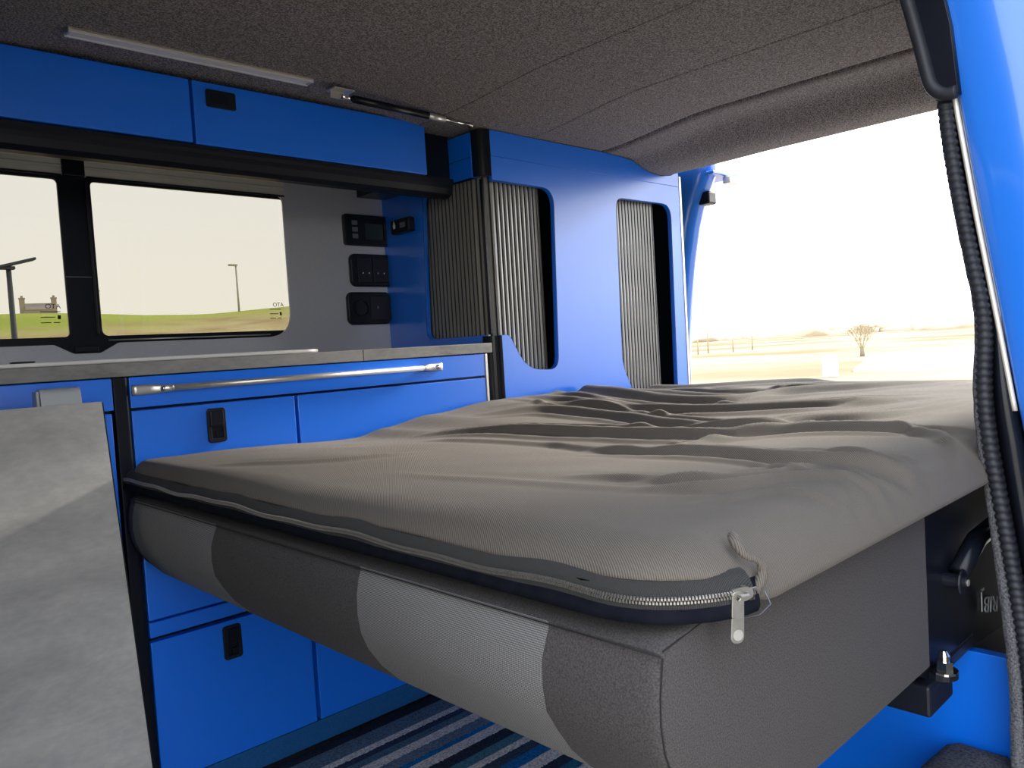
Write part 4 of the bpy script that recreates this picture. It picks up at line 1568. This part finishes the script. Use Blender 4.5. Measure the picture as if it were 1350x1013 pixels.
# lower body of the topper (dark underside fabric)
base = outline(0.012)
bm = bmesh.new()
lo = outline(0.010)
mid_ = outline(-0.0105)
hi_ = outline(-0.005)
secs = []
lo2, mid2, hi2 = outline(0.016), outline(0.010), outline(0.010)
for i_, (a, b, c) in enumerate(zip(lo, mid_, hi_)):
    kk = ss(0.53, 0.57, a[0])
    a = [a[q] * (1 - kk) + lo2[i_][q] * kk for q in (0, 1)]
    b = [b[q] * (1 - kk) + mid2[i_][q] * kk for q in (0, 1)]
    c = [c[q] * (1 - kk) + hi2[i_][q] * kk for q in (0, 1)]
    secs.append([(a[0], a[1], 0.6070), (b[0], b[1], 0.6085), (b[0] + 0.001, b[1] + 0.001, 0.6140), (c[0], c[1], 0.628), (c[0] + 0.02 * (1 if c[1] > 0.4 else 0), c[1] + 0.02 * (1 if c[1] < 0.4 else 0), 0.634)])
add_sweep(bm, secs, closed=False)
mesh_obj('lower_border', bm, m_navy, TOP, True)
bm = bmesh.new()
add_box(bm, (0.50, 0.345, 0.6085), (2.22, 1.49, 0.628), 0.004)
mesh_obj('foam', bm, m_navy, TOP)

# zip: tape, teeth, slider
front = [(x, y) for x, y in outline(0.0) if x < 0.535]
F2 = []
s_ = 0
for i, (x, y) in enumerate(front):
    if i:
        s_ += math.hypot(x - front[i - 1][0], y - front[i - 1][1])
    F2.append((x, y, s_))
bm = bmesh.new()
secs = []
for i, (x, y, s) in enumerate(F2):
    a, b = front[max(0, i - 1)], front[min(len(front) - 1, i + 1)]
    d = Vector((b[0] - a[0], b[1] - a[1])).normalized()
    nrm_ = Vector((d.y, -d.x)) * -1          # outward
    if nrm_.dot(Vector((-1, -1))) < 0:
        nrm_ = -nrm_
    w_ = wave(s)
    q = lambda off_, z: (x + nrm_.x * off_, y + nrm_.y * off_, z + w_)
    secs.append([q(-0.006, 0.6405), q(-0.001, 0.6385), q(0.003, 0.6345), q(0.0055, 0.6300), q(0.0065, 0.6275), q(0.0078, 0.6230), q(0.0078, 0.6185), q(0.005, 0.6145), q(-0.004, 0.613)])
add_sweep(bm, secs, closed=False)
zt_ = mesh_obj('zip_tape', bm, m_tape, TOP, True)
# teeth: fine coil, alternating ridges
bm = bmesh.new()
dense = crom([(x, y) for x, y, s in F2], 12)
acc = 0.0
prev = dense[0]
nextt = 0.0
tcount = 0
stot = 0
for i in range(1, len(dense)):
    p = dense[i]
    seg_ = (p - prev).length
    while nextt <= acc + seg_:
        k = (nextt - acc) / seg_ if seg_ else 0
        c = prev.lerp(p, k)
        d = (p - prev).normalized()
        o_ = Vector((d.y, -d.x))
        if o_.dot(Vector((-1, -1))) < 0:
            o_ = -o_
        z = 0.6252 + wave(nextt)
        for dz in (-0.0015, 0.0015):
            cc = (c + o_ * 0.0088)
            r_ = 0.00072
            sh = 0.00055 if dz > 0 else -0.00055
            e0 = cc + d * (sh - r_)
            e1 = cc + d * (sh + r_)
            vs = []
            for (ee) in (e0, e1):
                for (oo, zz) in ((0.0, -0.0016), (0.0015, -0.0009), (0.0015, 0.0009), (0.0, 0.0016)):
                    vs.append(bm.verts.new((ee.x + o_.x * (oo - 0.0008), ee.y + o_.y * (oo - 0.0008), z + dz + zz)))
            for a in range(3):
                bm.faces.new((vs[a], vs[a + 1], vs[a + 5], vs[a + 4]))
            bm.faces.new(vs[0:4][::-1])
            bm.faces.new(vs[4:8])
        nextt += 0.0023
        tcount += 1
    acc += seg_
    prev = p
mesh_obj('zip_teeth', bm, m_zipm, zt_)

# slider and pull tab near the corner
zs = 0.6245
sx_, sy_ = 0.5190, 0.3130
dx_ = Vector((0.88, -0.47, 0)).normalized()    # along the zip near the corner
out_ = Vector((-0.47, -0.88, 0)).normalized()
M_ = Matrix((dx_, out_, Vector((0, 0, 1)))).transposed()


def loc(p):
    return Vector((sx_, sy_, zs)) + M_ @ Vector(p)


zsl = thing('q', 'q', 'q')
bpy.data.objects.remove(zsl)
bm = bmesh.new()


def add_plate_local(bm, poly, y0, y1):
    a = [bm.verts.new(loc((u, y0, v))) for u, v in poly]
    b = [bm.verts.new(loc((u, y1, v))) for u, v in poly]
    n = len(poly)
    bm.faces.new(a[::-1])
    bm.faces.new(b)
    for i in range(n):
        bm.faces.new((a[i], a[(i + 1) % n], b[(i + 1) % n], b[i]))


body = rpoly([(-0.0075, -0.0045), (0.004, -0.0055), (0.0105, -0.003), (0.0105, 0.003), (0.004, 0.0055), (-0.0075, 0.0045)], 0.0018, 4)
add_plate_local(bm, body, 0.0032, 0.0050)
add_plate_local(bm, body, -0.0005, 0.0010)
add_tube(bm, [loc((-0.004, 0.005, 0.0)), loc((-0.002, 0.0085, 0.0)), loc((0.004, 0.0085, 0.0)), loc((0.007, 0.005, 0.0))], 0.0014, 8)
sl = mesh_obj('zip_slider', bm, m_zipm, TOP)
# tab hangs down
cu_out = rpoly([(-0.0045, 0.0045), (0.0045, 0.0045), (0.0052, -0.0335), (-0.0052, -0.0335)], [0.003, 0.003, 0.0055, 0.0055], 6)
holeA = [(0.0023 * math.cos(a), 0.0005 + 0.0026 * math.sin(a)) for a in [2 * math.pi * i / 14 for i in range(14)]]
tab = plate('zip_pull', cu_out, [holeA], 0.0018, m_zipm, 'XZ', 0.0, TOP, 0.0005)
M4 = Matrix.Translation(loc((-0.004, 0.0078, -0.0015))) @ M_.to_4x4() @ Matrix.Rotation(math.radians(180), 4, 'Z')
M4 = Matrix.Translation(loc((-0.004, 0.0078, -0.0015))) @ Matrix((dx_, -out_, Vector((0, 0, 1)))).transposed().to_4x4() @ Matrix.Rotation(math.radians(4), 4, 'Y')
tab.data.transform(M4)
bm = bmesh.new()
add_sweep(bm, [[(0.0042 * math.cos(a), -0.0004 - h_, -0.0275 + 0.0042 * math.sin(a)) for a in [2 * math.pi * i / 18 for i in range(18)]] for h_ in (0, 0.0004)])
emb = mesh_obj('pull_roundel', bm, m_steel, tab)
emb.data.transform(M4)
# bar tack / fold of the cover over the zip end
bm = bmesh.new()
ft = crom([(0.5400, 0.3400), (0.5320, 0.3240), (0.5400, 0.3110), (0.5480, 0.3080)], 6)
fz = [0.6585, 0.6480, 0.6400, 0.6270]
pts = [(0.5480, 0.3330, 0.6600), (0.5400, 0.3250, 0.6565), (0.5380, 0.3160, 0.6480), (0.5480, 0.3110, 0.6420), (0.5530, 0.3105, 0.6330), (0.5470, 0.3115, 0.6230), (0.5360, 0.3140, 0.6140)]
pv = []
P3 = [Vector(p) for p in pts]
Q3 = [P3[0] * 2 - P3[1]] + P3 + [P3[-1] * 2 - P3[-2]]
for i in range(1, len(Q3) - 2):
    for k in range(6):
        tq_ = k / 6
        a, b, c, d = Q3[i - 1], Q3[i], Q3[i + 1], Q3[i + 2]
        pv.append(0.5 * ((2 * b) + (c - a) * tq_ + (2 * a - 5 * b + 4 * c - d) * tq_ ** 2 + (3 * b - a - 3 * c + d) * tq_ ** 3))
add_tube(bm, pv, [0.0035 + 0.0012 * math.sin(i * 0.3) for i in range(len(pv))], 8)
mesh_obj('corner_fold', bm, m_topper, TOP, True)
m_thread = mat('loose_thread', (0.16, 0.18, 0.22), 0.9)
tube('loose_thread', [(0.5535, 0.3100, 0.6180), (0.5560, 0.3085, 0.6120), (0.5590, 0.3080, 0.6060), (0.5580, 0.3170, 0.5960), (0.5600, 0.3340, 0.5890), (0.5605, 0.3350, 0.5790)], 0.0005, m_thread, TOP, 5)

# ------------------------------------------------------------------ near door opening: pillar, seal, painted jamb
dr = bpy.data.objects.new('door_1', None)
COL.objects.link(dr)
dr['kind'] = 'structure'
dr['label'] = 'rear edge of the open sliding door, with rubber seal and blue painted jamb'

PX = 1.15
LFT = [(0.0, 0.305), (0.238, 0.302), (0.341, 0.301), (0.411, 0.306), (0.521, 0.316), (0.601, 0.324), (0.661, 0.331), (0.721, 0.334), (0.771, 0.331), (0.821, 0.326),
       (0.861, 0.333), (0.922, 0.343), (1.013, 0.356), (1.084, 0.363), (1.14, 0.366), (1.40, 0.42)]
SEALW = [(0.0, 0.024), (0.411, 0.018), (0.601, 0.011), (0.721, 0.008), (0.861, 0.005), (1.1, 0.004), (1.4, 0.004)]     # width of carpet edge
BLL = [(0.0, 0.225), (0.35, 0.240), (0.55, 0.262), (0.663, 0.274), (0.682, 0.277), (0.809, 0.295), (0.957, 0.317), (1.107, 0.337), (1.235, 0.360), (1.42, 0.40)]


def L_(z):
    return sum(lin_tab(LFT, z + k * 0.012) for k in (-3, -2, -1, 0, 1, 2, 3)) / 7


def SW(z):
    return lin_tab(SEALW, z)


def BL(z):
    return lin_tab(BLL, z)


zsn = [0.0 + 0.0125 * i for i in range(113)]
bm = bmesh.new()
secs = []
for z in zsn:
    l = L_(z) + 0.0012 * noise.noise(Vector((z * 60, 0, 0)))
    w_ = SW(z) + 0.006
    secs.append([(PX + 0.06, l - 0.002, z), (PX + 0.012, l, z), (PX + 0.002, l - 0.002, z), (PX - 0.003, l - w_ * 0.5, z), (PX - 0.001, l - w_, z), (PX + 0.06, l - w_, z)])
add_sweep(bm, secs)
mesh_obj('carpet_edge', bm, m_carpetedge, dr, True)
# ribbed rubber seal
bm = bmesh.new()
secs = []
zz = 0.0
while zz < 1.13:
    for k, amp in ((0, 0.94), (0.0020, 1.20), (0.0052, 1.20), (0.0072, 0.94)):
        z = zz + k
        c = L_(z) - SW(z) - 0.0085
        r = 0.0078 * amp
        secs.append([(PX - 0.004 - r * 0.9 * math.sin(a), c + r * math.cos(a), z) for a in [math.pi * j / 7 for j in range(8)]] + [(PX + 0.02, c - 0.008, z), (PX + 0.02, c + 0.008, z)])
    zz += 0.0098
add_sweep(bm, secs)
mesh_obj('door_seal', bm, m_rubber, dr, True)
# dark channel between seal and paint, and its plastic cover that widens downward
bm = bmesh.new()
secs = []
for z in zsn:
    if z > 1.135:
        break
    a0 = L_(z) - SW(z) - 0.014
    b0 = BL(z) + 0.003
    if b0 > a0 - 0.004:
        b0 = a0 - 0.004
    bulge = 0.010 * ss(0.85, 0.70, z) if z < 0.85 else 0.0
    secs.append([(PX + 0.03, a0, z), (PX + 0.010, a0 - 0.001, z), (PX + 0.006 - bulge, (a0 * 0.6 + b0 * 0.4), z), (PX + 0.004 - bulge * 1.4, (a0 * 0.3 + b0 * 0.7), z), (PX + 0.008, b0, z), (PX + 0.03, b0 - 0.001, z)])
add_sweep(bm, secs)
mesh_obj('door_channel', bm, m_blacksat, dr, True)
# bright edge strip
bm = bmesh.new()
secs = []
for z in zsn:
    if z < 0.70 or z > 1.13:
        continue
    b0 = BL(z) + 0.0035
    r = 0.0034
    secs.append([(PX + 0.001 + r * math.cos(a), b0 + r * math.sin(a), z) for a in [2 * math.pi * j / 8 for j in range(8)]])
add_sweep(bm, secs)
mesh_obj('edge_strip', bm, m_alu, dr, True)
# painted jamb: convex blue panel turning outward
bm = bmesh.new()
secs = []
for z in zsn:
    b0 = BL(z)
    row = []
    for k, (dy, dxx) in enumerate(((0.0, 0.010), (0.002, 0.003), (0.006, 0.0), (0.02, -0.003), (0.045, -0.006), (0.075, -0.004), (0.10, 0.004), (0.13, 0.020), (0.16, 0.05), (0.165, 0.09))):
        row.append((PX + dxx - 0.002, b0 - dy, z))
    row += [(PX + 0.09, b0 - 0.0, z)]
    secs.append(row)
add_sweep(bm, secs)
mesh_obj('painted_jamb', bm, m_bluepaint, dr, True)
# upper black runner cover with raised rounded rim
rim_pts = [(0.432, 1.40), (0.405, 1.31), (0.3925, 1.252), (0.3785, 1.188), (0.371, 1.150), (0.3655, 1.128), (0.357, 1.1165), (0.347, 1.1120), (0.336, 1.112)]
bm = bmesh.new()
cr = crom(rim_pts, 6)
add_tube(bm, [(PX - 0.018, p.x - 0.003, p.y) for p in cr], 0.0085, 10)
mesh_obj('runner_rim', bm, m_rubber, dr, True)
poly = [(p.x - 0.004, p.y) for p in cr] + [(0.339, 1.20), (0.36, 1.32), (0.38, 1.40)]
plate('runner_cover', poly, [], 0.02, m_blacksat, 'YZ', PX - 0.016, dr, 0.001)

# front of the living area: near wall ahead of the door opening and an unseen dark wall added to shut out cab light
bm = bmesh.new()
add_sweep(bm, [[(x, y, z) for y, z in [(0.285, 0.0), (0.290, 0.6), (0.300, 0.9), (0.335, 1.2), (0.38, 1.42), (0.36, 1.46), (0.26, 1.2), (0.245, 0.9), (0.235, 0.6), (0.235, 0.0)]] for x in (-1.7, -0.06)])
structure(mesh_obj('wall_right_front', bm, m_carpetdark))
structure(box('front_light_blocker', (-1.75, 0.24, -0.05), (-1.702, 1.949, 1.40), m_carpetdark, None, 0.0))

# near side wall behind the pillar, and rear corner pillar with tailgate hardware
bm = bmesh.new()
prof = [(0.285, 0.0), (0.290, 0.6), (0.300, 0.9), (0.335, 1.2), (0.38, 1.42), (0.36, 1.46), (0.26, 1.2), (0.245, 0.9), (0.235, 0.6), (0.235, 0.0)]
add_sweep(bm, [[(x, y, z) for y, z in prof] for x in (1.215, 2.33)])
structure(mesh_obj('wall_right', bm, m_carpetdark))

bm = bmesh.new()
secs = []
for z, y in [(-0.3, 1.615), (0.3, 1.61), (0.66, 1.601), (0.80, 1.593), (0.936, 1.577), (1.08, 1.553), (1.195, 1.528), (1.26, 1.508), (1.30, 1.490), (1.34, 1.470), (1.372, 1.455), (1.47, 1.45)]:
    secs.append([(2.34, 2.02, z), (2.34, y + 0.04, z), (2.36, y + 0.012, z), (2.395, y, z), (2.42, y + 0.006, z), (2.43, y + 0.03, z), (2.43, 2.02, z)])
add_sweep(bm, secs)
structure(mesh_obj('wall_rear', bm, m_bluepaint, None, True))
box('tailgate_buffer', (2.375, 1.470, 1.268), (2.425, 1.525, 1.312), m_black, None, 0.006, 3)
tag(bpy.data.objects['tailgate_buffer'], 'black rubber tailgate buffer on the blue rear corner pillar', 'buffer')
hg = thing('blue_bracket', 'blue painted arm at the top of the rear opening', 'tailgate arm')
bm = bmesh.new()
add_box(bm, (2.36, 1.44, 1.362), (2.52, 1.60, 1.374), 0.003)
mesh_obj('arm', bm, m_bluepaint, hg)
bm = bmesh.new()
add_box(bm, (2.44, 1.425, 1.336), (2.50, 1.455, 1.361), 0.004)
mesh_obj('stop', bm, m_alu, hg)

# carpeted hump beside the pillar foot
hump = plate('carpeted_step', rpoly([(1.060, -0.003), (1.060, 0.205), (1.215, 0.190), (1.215, -0.003)], [0.0, 0.05, 0.02, 0.0], 8), [], 0.10, m_carpetdark, 'XZ', 0.300, None, 0.02)
tag(hump, 'rounded step covered in dark speckled carpet at the foot of the door pillar', 'step')
